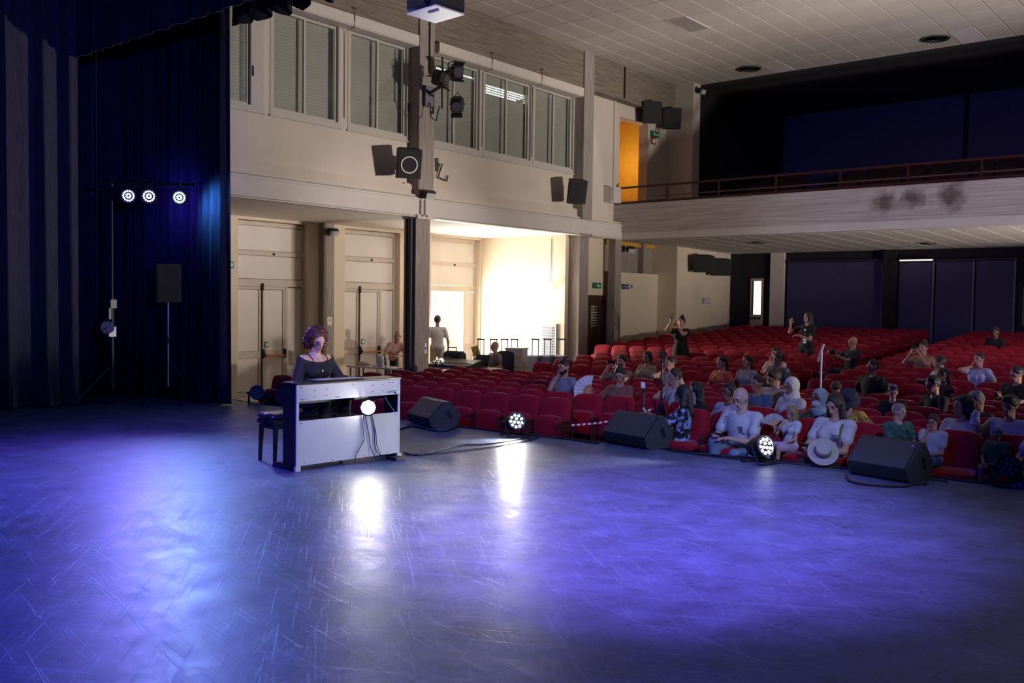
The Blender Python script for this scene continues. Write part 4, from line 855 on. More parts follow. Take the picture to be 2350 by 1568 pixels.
blue_sign = mk('blue_sign', (.02, .05, .22), .5); red_sign = mk('red_sign', (.45, .03, .03), .5); paper_m = mk('pale_paper', (.62, .58, .54), .7); ink = mk('dark_ink', (.06, .06, .09), .7); amber = mk('amber_print', (.55, .30, .06), .6)
plate('exit_sign', 'green exit sign beside the navy curtain edge', 'sign', XW, 514, 600, 534, 615, [green, white_print], [(.1, .40, .45, .52, 1), (.70, .2, .88, .8, 1)], .04)
plate('exit_sign', 'green exit sign above the dark wooden door', 'sign', XV, 1359, 649, 1377, 662, [green, white_print], [(.5, .3, .62, .75, 1), (.66, .3, .9, .5, 1)], .04)
plate('exit_sign', 'green exit sign high beside the gallery doorway', 'sign', XU, 1492, 302, 1510, 316, [green, white_print], [(.3, .3, .5, .75, 1), (.56, .4, .9, .6, 1)], .04)
plate('fire_sign', 'small red and white sign below the gallery exit sign', 'sign', XU, 1494, 316, 1503, 332, [red_sign, white_print], [(.2, .25, .8, .8, 1)])
plate('direction_sign', 'dark blue sign left of the white notice under the balcony', 'sign', XV, 1426, 652, 1434, 664, [blue_sign, white_print], [(.2, .45, .8, .55, 1)])
plate('direction_sign', 'narrow dark green sign between the blue and white signs', 'sign', XV, 1437, 652, 1441, 664, [green, white_print], [(.3, .3, .7, .7, 1)])
plate('prohibition_sign', 'white sign with a reddish ring on the cream wall under the balcony', 'sign', XV, 1443, 651, 1454, 665, [paper_m, red_sign], [(.25, .3, .6, .75, 1)])
plate('notice', 'pale paper notice with a grey drawing near the paired loudspeakers', 'notice', X2, 1609, 682, 1628, 699, [paper_m, mk('grey_print', (.33, .31, .36), .7)], [(.05, .1, .4, .9, 1), (.5, .6, .9, .8, 1), (.55, .1, .95, .3, 1)], .006)
plate('warning_notice', 'white notice with an amber triangle on the concrete pilaster', 'notice', XW+.16, 751, 728, 761, 747, [white_print, amber], [(.3, .45, .7, .85, 1), (.15, .1, .85, .2, 1)], .01)
plate('junction_box', 'upper small grey junction box left of the tall column', 'junction box', XU, 924, 421, 938, 434, [white_trim, mk('grey_print2', (.3, .29, .3), .6)], [(.0, .1, .35, .9, 1)], .08)
plate('junction_box', 'lower small grey junction box left of the tall column', 'junction box', XU, 924, 441, 938, 452, [white_trim, MATS['grey_print2']], [(.0, .1, .35, .9, 1)], .08)
plate('junction_box', 'white box with a duct at the corner of the balcony', 'junction box', XU, 1385, 430, 1410, 466, [white_trim, MATS['grey_print2']], [(.0, .05, .30, .95, 1)], .22)
# zig-zag bracket on the wall right of the tall column
b0 = onX(1004, 415, XU+.03); b1 = lambda x, y: onX(900+x/4.2727, 300+y/4.2727, XU+.06)
t = thing('zigzag_bracket', 'dark green zig-zag metal bracket on the wall right of the column', 'bracket', b0); dg = mk('dark_green_metal', (.012, .03, .02), .5)
q = MB(); q.tube([b1(445, 270)-b0, b1(447, 400)-b0], .025, 5); q.build('upright', dg, t)
q = MB(); q.tube([b1(447, 335)-b0, b1(490, 325)-b0, b1(450, 458)-b0, b1(535, 492)-b0, b1(546, 440)-b0], .018, 5); q.build('zigzag_bar', dg, t)
# conduit from the beam beside the gallery door
t = thing('wall_conduit', 'grey cable conduit running down the wall left of the gallery doorway', 'conduit', onX(1409, 450, XU)); p = t.location
y_ = onX(1408, 300, XU).y-p.y
q = MB(); q.b2((0, y_-.02, .28), (.05, y_+.04, onX(1408, 222, XU).z-p.z)); q.build('duct', white_trim, t)
q = MB(); q.b2((.25, y_+.05, onX(1415, 220, X1).z-p.z), (.30, y_+.10, ZC-p.z-.02)); q.build('upper_duct', black_m, t)
# ================================================================== LIT BAY: lamp, board, boxes, sound desk
gl_ = onY(1257, 658, 19.42); t = thing('globe_lamp', 'glowing white globe wall lamp in the bright side bay', 'lamp', gl_)
q = MB(); q.ell((0, 0, 0), (.135, .135, .15), n=18, k=12); q.build('globe', mk('lit_globe', (1, .95, .85), .4, emit=2.2, ecol=(1, .93, .80)), t, True)
q = MB(); q.cyl((0, .06, 0), (0, .115, 0), .05, n=12); q.build('wall_mount', white_trim, t)
q = MB(); q.b2((-.012, .10, .15), (.012, .118, onY(1257, 548, 19.53).z-gl_.z)); q.build('cable_duct', white_trim, t)
l = bpy.data.lights.new('globe_light', 'POINT'); l.energy = 22; l.color = (1, .86, .66); l.shadow_soft_size = .13; lo = bpy.data.objects.new('globe_light', l); COL.objects.link(lo); lo.location = gl_+Vector((0, -.3, 0)); lo.visible_camera = False
nb = plate('notice_board', 'white framed grey louvred board low on the bay wall', 'board', 0, 1240, 743, 1278, 836, [white_trim, mk('louvre_grey', (.36, .37, .41), .5)], [(.08, .02, .92, .97, 1)], .05, 'y', 19.54)
h_ = onY(1260, 743, 19.54).z-onY(1260, 836, 19.54).z; w_ = .44
sl = MB(); sl.box((0, -.065, 0), (w_*.78, .02, .03), Matrix.Rotation(.5, 3, 'X')); sl = sl.mesh('slat', MATS['louvre_grey'])
for i in range(14): o = link('slat', sl, nb); o.location = (0, 0, h_*(.05+.065*i))
box_w = mk('white_carton', (.68, .67, .66), .7); yellow_l = mk('yellow_label', (.75, .50, .05), .6); case_g = mk('grey_blue_case', (.16, .19, .27), .5)
def bay_pt(px, py, d): return EYE+ray(px, py)*d
# trolley cases with raised pull handles
for n_, (px, w) in enumerate(((1101, .30), (1130, .30), (1155, .30), (1178, .30), (1226, .34), (1254, .34), (1286, .34))):
    p = bay_pt(px, 820, 23.6+.05*n_); hz = bay_pt(px, 779, 23.6+.05*n_).z
    t = thing('trolley_case', '%s trolley case from the left, its pull handle raised, against the bay wall' % ORD[n_], 'case', (p.x, p.y, ZH), .15, 'trolley cases in the side bay')
    hc = p.z+.05-ZH if n_ > 3 else p.z-ZH
    q = MB(); q.box((0, 0, .04+hc/2-.02), (w, .25, hc-.04), bev=.025); q.build('shell', case_g if n_ > 3 else black_m, t)
    q = MB()
    for s in (-1, 1): q.cyl((s*.09, .05, hc-.02), (s*.09, .05, hz-ZH), .014, n=6)
    q.b2((-.11, .03, hz-ZH-.02), (.11, .07, hz-ZH+.02)); q.build('pull_handle', mk('handle_dark_green', (.012, .03, .025), .4), t)
    for s in (-1, 1): q = MB(); q.cyl((s*w*.36-.015, -.08, .035), (s*w*.36+.015, -.08, .035), .035, n=10); q.build('wheel', rubber, t)
p = bay_pt(1185, 850, 22.2); t = thing('carton', 'white carton with yellow labels beside the trolley cases', 'box', (p.x, p.y, ZH), .3)
hc = bay_pt(1185, 800, 22.2).z-ZH
q = MB(); q.box((0, 0, hc/2), (.42, .36, hc)); q.build('box_body', box_w, t); q = MB(); q.box((0, 0, hc), (.46, .40, .04)); q.build('lid', box_w, t)
for x, z in ((-.12, .55), (-.12, .9), (.10, .6), (.12, .85)): q = MB(); q.b2((x-.05, -.185, z*hc-.07), (x+.05, -.181, z*hc+.04)); q.build('label', yellow_l, t)
q = MB(); q.b2((.212, -.1, .5*hc), (.216, .02, .7*hc)); q.build('label', yellow_l, t)
# sound desk
desk_c = Vector((-14.05, 14.95, ZH)); t = thing('folding_table', 'folding table carrying the sound mixer behind the seats', 'table', desk_c, .18)
q = MB(); q.box((0, 0, .72), (1.9, .75, .04), bev=.01); q.build('table_top', mk('table_grey', (.30, .28, .25), .5), t)
for sx in (-.85, .85):
    for sy in (-.3, .3): q = MB(); q.cyl((sx, sy, 0), (sx, sy, .70), .018, n=6); q.build('leg', dark_metal, t)
R18 = Matrix.Rotation(.18, 3, 'Z'); dk = lambda x, y, z=.745: desk_c+R18 @ Vector((x, y, z))
t = thing('sound_mixer', 'black sound mixing console on the folding table', 'mixer', dk(-.05, -.05), .18)
q = MB(); q.prism([(-.28, 0), (.28, 0), (.28, .16), (-.28, .05)], -.55, .55, 'x'); q.build('console_body', black_m, t)
for i in range(16):
    q = MB(); q.box((-.5+i*.066, -.12, .095), (.03, .05, .02)); q.build('fader', mk('fader_grey', (.35, .35, .36), .4), t)
t = thing('equipment_bag', 'black equipment bag on the sound desk', 'bag', dk(-.35, .42, .745), .3)
q = MB(); q.box((0, 0, .16), (.52, .26, .32), bev=.07); q.build('bag_body', mk('bag_black', (.02, .02, .025), .8, bump=.3), t, True)
q = MB(); q.tube([(-.12, -.10, .3), (-.10, -.10, .40), (.10, -.10, .40), (.12, -.10, .3)], .014, 6); q.build('handle', black_m, t)
q = MB(); q.b2((-.22, -.138, .10), (-.02, -.132, .2)); q.build('pocket_strip', mk('bag_grey', (.12, .12, .13), .6), t)
t = thing('laptop', 'dark laptop with an open screen on the sound desk', 'laptop', dk(.42, .20), .2)
q = MB(); q.box((0, 0, .012), (.36, .25, .022), bev=.006); q.build('keyboard_base', black_m, t)
q = MB(); q.box((0, .17, .14), (.36, .012, .26), Matrix.Rotation(-.3, 3, 'X'), bev=.004); q.build('screen', mk('laptop_screen', (.02, .02, .03), .2), t)
t = thing('paper_sheet', 'glaring white sheet at the front of the sound desk', 'paper', dk(-.72, -.28, .742), .3)
q = MB(); q.box((0, 0, .004), (.24, .3, .006)); q.build('sheet', white_print, t)
t = thing('headphones', 'black headphones lying on the sound desk', 'headphones', dk(-.25, -.36, .742), .2)
q = MB(); q.tube([(.09*math.cos(a), 0, .05+.11*math.sin(a)) for a in [PI*i/10 for i in range(11)]], .012, 6); q.build('headband', black_m, t)
for s in (-1, 1): q = MB(); q.cyl((s*.075, 0, .05), (s*.11, 0, .05), .045, n=12); q.build('ear_cup', black_m, t)
oc_ = bay_pt(1150, 848, 21.6); t = thing('office_chair', 'dark blue swivel chair at the sound desk', 'chair', (oc_.x, oc_.y, ZH), .2)
bl = mk('navy_chair_cloth', (.015, .022, .05), .8)
q = MB(); vs_, fs_ = pad(.46, .50, .07, .06, .55); q.add([(x, y+.2, z) for x, y, z in vs_], fs_); q.build('backrest', bl, t, True)
q = MB(); q.box((0, -.03, .47), (.48, .46, .09), bev=.03); q.build('seat_cushion', bl, t); q = MB(); q.cyl((0, 0, .08), (0, 0, .43), .03, n=8); q.build('gas_post', black_m, t)
for a in range(5): q = MB(); d = Vector((math.cos(a*1.257), math.sin(a*1.257), 0)); q.tube([(0, 0, .10), d*.28+Vector((0, 0, .05))], .02, 6); q.ell(d*.28+Vector((0, 0, .03)), (.03, .03, .03)); q.build('leg', black_m, t)
# small table by the second door
tb = onZ(872, 843, ZH+.75); tb.x -= .25; tb.y += .1; t = thing('side_table', 'pale side table with cleaning things near the second door', 'table', (tb.x, tb.y, ZH), .1)
q = MB(); q.box((0, 0, .735), (1.3, .5, .035), bev=.008); q.build('table_top', mk('pale_table', (.62, .60, .55), .4), t)
for sx in (-.55, .55):
    for sy in (-.2, .2): q = MB(); q.cyl((sx, sy, 0), (sx, sy, .72), .02, n=6); q.build('leg', chrome, t)
R1 = Matrix.Rotation(.1, 3, 'Z'); tp = lambda x, y: Vector((tb.x, tb.y, ZH+.7535))+R1 @ Vector((x, y, 0))
p = tp(.42, -.1); t = thing('spray_bottle', 'white spray bottle standing on the pale side table', 'bottle', p)
q = MB(); q.lathe([(.045, 0), (.05, .02), (.05, .14), (.018, .20), (.018, .23)], n=14); q.build('bottle_body', box_w, t, True); q = MB(); q.box((0, 0, .25), (.03, .07, .04), bev=.01); q.b2((-.006, -.045, .19), (.006, -.03, .235)); q.build('trigger', white_print, t); q = MB(); q.b2((-.03, -.0515, .06), (.03, -.047, .12)); q.build('label', red_sign, t)
p = tp(.20, -.08); t = thing('paper_roll', 'white paper towel roll beside the spray bottle', 'paper roll', p)
q = MB(); q.lathe([(.02, .24), (.02, 0), (.065, 0), (.065, .24), (.02, .24)], n=18, caps=False); q.build('roll', box_w, t, True)
p = tp(-.38, 0); t = thing('cloth_heap', 'crumpled pale cloth heap on the side table', 'cloth', p)
q = MB(); r_ = random.Random(4)
q.lathe([(.17, 0), (.16, .03), (.10, .07), (.04, .09)], n=16); q.v = [(x*r_.uniform(.8, 1.25), y*r_.uniform(.8, 1.2), z) for x, y, z in q.v]; q.build('folds', mk('beige_cloth', (.50, .42, .33), .9), t, True)
p = tp(-.02, .05); t = thing('plate', 'white plate on the side table', 'plate', p); q = MB(); q.lathe([(.06, 0), (.09, .012), (.12, .022), (.115, .026), (.06, .008)], n=20); q.build('dish', white_print, t)
# ================================================================== CABLES, TAPE, TRIPODS ON AND BEFORE THE STAGE
def cable(label, pix, r=.008, z=.009, pts=None, mat=rubber, jitter=0):
    P = [onZ(x, y, z) for x, y in pix] if pts is None else [Vector(p) for p in pts]
    Q = []
    for i in range(len(P)-1):
        a, b, c, d = P[max(0, i-1)], P[i], P[i+1], P[min(len(P)-1, i+2)]
        for k in range(6):
            t_ = k/6; Q.append(.5*((2*b)+(c-a)*t_+(2*a-5*b+4*c-d)*t_*t_+(3*b-a-3*c+d)*t_**3))
    Q.append(P[-1]); q = MB(); o0 = Q[0].copy(); q.tube([v-o0 for v in Q], r, 5); o = q.build('cable', mat); o.location = o0
    return tag(o, label, 'cable', 'floor cables')
cable('upper dark cable curving from the piano to the lit par can', [(927, 1038), (960, 1045), (1000, 1035), (1060, 1022), (1110, 1020), (1170, 1012), (1215, 1003), (1232, 995)])
cable('lower dark cable running from the piano towards the par can', [(930, 1043), (985, 1042), (1060, 1034), (1130, 1026), (1200, 1014), (1235, 1004), (1222, 996)])
cable('loop of cable behind the lit par can', [(1195, 1003), (1222, 1007), (1238, 1001), (1226, 992), (1206, 992), (1197, 999)])
cable('black cable along the stage edge between the monitors', None, .012, pts=[(x, edgeY(x)-.08+.03*math.sin(x*5), .012) for x in np.arange(-9.4, -6.6, .2)])
cable('black cable along the stage edge beneath the front row', None, .012, pts=[(x, edgeY(x)-.07+.035*math.sin(x*4+1), .012) for x in np.arange(-5.7, -1.9, .2)])
cable('second cable lying beside the stage edge at the right', None, .009, pts=[(x, edgeY(x)-.16+.05*math.sin(x*3), .009) for x in np.arange(-5.6, -2.4, .25)])
cable('bundle of black cable under the monitor next to the piano', [(918, 985), (945, 979), (975, 984), (1010, 990), (1040, 984), (1050, 975)], .014, .014)
cable('coil of black cable at the foot of the right-hand monitor', [(1942, 1090), (1950, 1104), (1985, 1112), (2030, 1116), (2075, 1117), (2100, 1112), (2125, 1111)], .012, .012)
cable('black cable along the stage edge left of the piano', None, .016, pts=[(x, edgeY(x)-.06+.03*math.sin(x*4), .016) for x in np.arange(-13.2, -11.0, .2)])
# red and white barrier tape
ta = onY(1312, 976, 10.15); tb_ = onY(1500, 938, 10.9); t = thing('barrier_tape', 'red and white striped barrier tape sagging before the seats', 'tape', ta)
red_t = mk('tape_red', (.55, .03, .03), .4); n_ = 30
for k in range(n_):
    f0, f1 = k/n_, (k+1)/n_; A = (tb_-ta)*f0+Vector((0, 0, -.05*math.sin(PI*f0))); B_ = (tb_-ta)*f1+Vector((0, 0, -.05*math.sin(PI*f1)))
    q = MB(); q.add([A+Vector((0, 0, -.013)), B_+Vector((0, 0, -.013)), B_+Vector((0, 0, .013)), A+Vector((0, 0, .013)), A+Vector((0, .002, -.013)), B_+Vector((0, .002, -.013)), B_+Vector((0, .002, .013)), A+Vector((0, .002, .013))], [(0, 1, 2, 3), (7, 6, 5, 4), (0, 4, 5, 1), (3, 2, 6, 7)]); q.build('stripe', red_t if k % 2 else white_print, t)
t = thing('tape_post', 'thin dark post holding the left end of the barrier tape', 'post', (ta.x, ta.y+.02, ZH)); q = MB(); q.cyl((0, 0, 0), (0, 0, ta.z-ZH+.03), .012, n=6); q.cyl((0, 0, 0), (0, 0, .02), .12, n=12); q.build('post_shaft', dark_metal, t)
def phone_tripod(label, px, pyt, pyb, Y, zfoot, phone_w, phone_h, screen, pole_px=None):
    top = onY(px, pyt, Y); t = thing('phone_tripod', label, 'tripod', (top.x, Y, zfoot), -.62); H = top.z-zfoot
    q = MB(); q.cyl((0, 0, H*.35), (0, 0, H-phone_h/2-.05), .014, n=8); q.build('centre_column', dark_metal, t)
    zc = H*.52
    q = MB(); q.cyl((0, 0, zc-.06), (0, 0, zc+.05), .04, n=10); q.build('leg_collar', black_m, t)
    for a in (.4, 2.5, 4.6):
        d = Vector((math.cos(a), math.sin(a), 0)); q = MB(); q.tube([d*.035+Vector((0, 0, zc)), d*.20+Vector((0, 0, zc*.45))], .017, 6); q.tube([d*.20+Vector((0, 0, zc*.45)), d*.36+Vector((0, 0, .01))], .012, 6); q.build('leg', black_m, t)
    q = MB(); q.box((0, 0, H-phone_h/2-.035), (.05, .05, .05), bev=.01); q.tube([(0, 0, H-phone_h/2-.04), (-.20, -.02, H-phone_h/2-.10)], .008, 6); q.build('tripod_head', black_m, t)
    ph = thing('phone', label.replace('tripod', 'phone').split(' holding')[0]+' clamped on its tripod', 'phone', (top.x, Y, zfoot+H-phone_h/2), -.62)
    q = MB(); q.box((0, 0, phone_h/2), (phone_w, .011, phone_h), bev=.004); q.build('phone_body', black_m, ph)
    q = MB(); q.box((0, -.0065, phone_h/2), (phone_w*.93, .002, phone_h*.9)); q.build('screen', screen, ph)
    return t
phone_tripod('taller tripod holding a dark horizontal phone in the second row', 1520, 814, 985, 11.0, ZH, .19, .10, mk('dark_screen', (.02, .02, .025), .1))
phone_tripod('shorter tripod holding a phone with a glowing blue screen', 1477, 884, 985, 10.6, ZH, .15, .085, mk('blue_screen', (.10, .12, .35), .2, emit=.45, ecol=(.35, .40, .95)))
# white pole standing in the aisle
p = onY(1886, 795, 13.0); t = thing('white_pole', 'slim white pole with a tied ribbon rising among the seats', 'pole', (p.x, p.y, ZH))
q = MB(); q.cyl((0, 0, 0), (0, 0, p.z-ZH), .014, n=8); q.build('pole_shaft', box_w, t); q = MB(); q.tube([(0, 0, p.z-ZH-.02), (.03, 0, p.z-ZH+.03), (-.01, 0, p.z-ZH-.08), (-.05, 0, p.z-ZH-.22)], .016, 5); q.build('ribbon', paper_m, t)
# ================================================================== PEOPLE: smooth-blended bodies meshed with surface nets
V3 = lambda *a: np.array(a, float)
def rotx(a): c, s = math.cos(a), math.sin(a); return np.array([[1, 0, 0], [0, c, -s], [0, s, c]])
def roty(a): c, s = math.cos(a), math.sin(a); return np.array([[c, 0, s], [0, 1, 0], [-s, 0, c]])
def rotz(a): c, s = math.cos(a), math.sin(a); return np.array([[c, -s, 0], [s, c, 0], [0, 0, 1]])
def cone(a, b, ra, rb): return ('c', np.asarray(a, float), np.asarray(b, float), ra, rb)
def ell(c, r, M=None): return ('e', np.asarray(c, float), np.asarray(r, float), np.eye(3) if M is None else M)
def pbox(p):
    if p[0] == 'c': m = max(p[3], p[4]); return np.minimum(p[1], p[2])-m, np.maximum(p[1], p[2])+m
    m = p[2].max(); return p[1]-m, p[1]+m
def pd(p, P):
    if p[0] == 'c':
        _, a, b, ra, rb = p; ab = b-a; t = np.clip(((P-a) @ ab)/max(ab @ ab, 1e-9), 0, 1)
        return np.linalg.norm(P-a-t[..., None]*ab, axis=-1)-(ra+(rb-ra)*t)
    q = (P-p[1]) @ p[3]; q1 = q/p[2]; k0 = np.linalg.norm(q1, axis=-1); k1 = np.linalg.norm(q1/p[2], axis=-1)
    return k0*(k0-1)/np.maximum(k1, 1e-6)
def smin(a, b, k):
    h = np.clip(.5+.5*(b-a)/k, 0, 1); return b+(a-b)*h-k*h*(1-h)
def meshsdf(prims, h, k=.03, grow=0.0, subs=(), clips=(), noise=0.0, seed=0, ksub=.012):
    """prims -> (verts, quads); subs are cut away, clips are half spaces (n, c) kept where n.p <= c"""
    bb = [pbox(p) for p in prims]; lo = np.min([b[0] for b in bb], 0)-grow-3*h; hi = np.max([b[1] for b in bb], 0)+grow+3*h
    n = np.ceil((hi-lo)/h).astype(int)+1
    D = np.full(n, 1.0)
    ax = [lo[i]+h*np.arange(n[i]) for i in range(3)]
    def region(b, pad): 
        i0 = np.maximum(0, np.floor((b[0]-pad-lo)/h).astype(int)); i1 = np.minimum(n, np.ceil((b[1]+pad-lo)/h).astype(int)+1); return i0, i1
    def pts(i0, i1): return np.stack(np.meshgrid(*[ax[i][i0[i]:i1[i]] for i in range(3)], indexing='ij'), -1)
    for p, b in zip(prims, bb):
        i0, i1 = region(b, k+grow+3*h)
        if np.any(i1 <= i0): continue
        sl = tuple(slice(i0[i], i1[i]) for i in range(3)); D[sl] = smin(D[sl], pd(p, pts(i0, i1))-grow, k)
    for p in subs:
        i0, i1 = region(pbox(p), ksub+2*h)
        if np.any(i1 <= i0): continue
        sl = tuple(slice(i0[i], i1[i]) for i in range(3)); D[sl] = -smin(-D[sl], pd(p, pts(i0, i1)), ksub)
    if clips:
        P = pts(np.zeros(3, int), n)
        for nn, c in clips: D = np.maximum(D, P @ np.asarray(nn, float)-c)
    if noise:
        P = pts(np.zeros(3, int), n); r = np.random.default_rng(seed)
        for f in (38., 70., 120.):
            d = r.normal(size=3); ph = r.uniform(0, 6); D = D+noise*.6*np.sin(P @ (d*f)+ph)*np.sin(P @ (r.normal(size=3)*f)+ph*2)
    S = D < 0
    # surface nets
    C8 = [D[i:n[0]-1+i, j:n[1]-1+j, l:n[2]-1+l] for i in (0, 1) for j in (0, 1) for l in (0, 1)]
    inn = sum((c < 0).astype(int) for c in C8); act = (inn > 0) & (inn < 8); idx = np.full(act.shape, -1); I = np.argwhere(act); idx[act] = np.arange(len(I))
    acc = np.zeros((len(I), 3)); cnt = np.zeros(len(I)); corners = [(i, j, l) for i in (0, 1) for j in (0, 1) for l in (0, 1)]
    vals = np.stack([c[act] for c in C8], 1)
    for a in range(8):
        for b in range(a+1, 8):
            d = np.subtract(corners[b], corners[a])
            if abs(d).sum() != 1: continue
            va, vb = vals[:, a], vals[:, b]; m_ = (va < 0) != (vb < 0)
            t = np.where(m_, va/np.where(m_, va-vb, 1), 0); acc[m_] += (np.array(corners[a])+t[:, None]*d)[m_]; cnt[m_] += 1
    V = lo+h*(I+acc/np.maximum(cnt, 1)[:, None]); F = []
    for axn in range(3):
        u, v = [(1, 2), (2, 0), (0, 1)][axn]; s0 = [slice(1, -1)]*3; s0[axn] = slice(0, -1); s1 = [slice(1, -1)]*3; s1[axn] = slice(1, None)
        A, B_ = S[tuple(s0)], S[tuple(s1)]
        E = np.argwhere(A != B_); 
        if not len(E): continue
        flip = A[tuple(E.T)]; off = np.ones(3, int); off[axn] = 0; E = E+off
        eu = np.zeros(3, int); eu[u] = 1; ev = np.zeros(3, int); ev[v] = 1
        g = lambda q: idx[q[:, 0], q[:, 1], q[:, 2]]
        q = np.stack([g(E-eu-ev), g(E-ev), g(E), g(E-eu)], 1); q[~flip] = q[~flip][:, ::-1]; F.append(q)
    F = np.concatenate(F) if F else np.zeros((0, 4), int)
    return V, F[(F >= 0).all(1)]
def npmesh(name, V, F, mat, extra=None):
    vs = [tuple(v) for v in V]; fs = [tuple(f) for f in F.tolist()]
    if extra:
        o = len(vs); vs += extra.v; fs += [tuple(i+o for i in f) for f in extra.f]
    me = bpy.data.meshes.new(name); me.from_pydata(vs, [], fs); me.materials.append(mat); me.polygons.foreach_set('use_smooth', [True]*len(me.polygons)); me.update(); return me
SKIN = {k: mk('skin_'+k, c, .55, var=.06, scale=30) for k, c in dict(fair=(.55, .33, .25), light=(.50, .28, .20), tan=(.36, .19, .125), brown=(.16, .075, .045), dark=(.10, .045, .028)).items()}
HAIR = {k: mk('hair_'+k, c, .5, var=.35, scale=60, bump=.4, bscale=120, stretch=(1, 1, .3)) for k, c in dict(black=(.010, .008, .008), brown=(.045, .020, .010), dark=(.020, .012, .009), auburn=(.075, .018, .016), blond=(.30, .19, .09), grey=(.22, .20, .18)).items()}
eye_m = mk('eye_dark', (.03, .02, .018), .25); lip_m = mk('lip', (.30, .10, .08), .5)
def cloth(name, rgb, **k): return mk('cloth_'+name, rgb, .85, var=k.pop('var', .10), scale=k.pop('scale', 14), bump=.12, bscale=90, **k)
_eye = MB(); _eye.ell((0, 0, 0), (.0125, .006, .0042), n=8, k=6); _eye = _eye.mesh('eye', eye_m, True)
_brow = {}
_mouth = MB(); _mouth.ell((0, 0, 0), (.025, .007, .008), n=8, k=6); _mouth = _mouth.mesh('mouth', lip_m, True)
def ik(S, W, l1, l2, hint):
    d = W-S; L = np.linalg.norm(d); L2 = min(L, (l1+l2)*.985); u = d/L; W = S+u*L2
    a = (l1*l1-l2*l2+L2*L2)/(2*L2); hh = math.sqrt(max(0, l1*l1-a*a)); hp = np.asarray(hint, float); hp = hp-u*(hp @ u); hp /= max(1e-6, np.linalg.norm(hp))
    return S+u*a+hp*hh, W
def hand(mb_, W, d, up, s, curl=.5, side=1, spread=.018):
    """palm and five fingers as tubes rooted inside the palm; d = pointing direction, up = back of the hand"""
    d = d/np.linalg.norm(d); up = up-d*(up @ d); up /= max(1e-6, np.linalg.norm(up)); sd = np.cross(d, up)*side
    for i, (o_, L) in enumerate(((-.030, .062), (-.010, .074), (.010, .070), (.030, .055))):
        a = W+d*.055*s+sd*o_*s; p = [a]; dd = d.copy()
        for j in range(3):
            dd = dd*math.cos(curl*.6)-up*math.sin(curl*.6); dd /= np.linalg.norm(dd); p.append(p[-1]+dd*L*s/3*1.15)
        mb_.tube([Vector(q) for q in p], [.0098*s, .0094*s, .0085*s, .0065*s], 6)
    a = W+d*.02*s-sd*.028*s; b = a+(d*.5-sd*.75-up*.35*curl)*.035*s; c = b+(d*.85-sd*.25-up*.5*curl)*.032*s
    mb_.tube([Vector(a), Vector(b), Vector(c)], [.013*s, .0115*s, .008*s], 6)
PEOPLE = {}
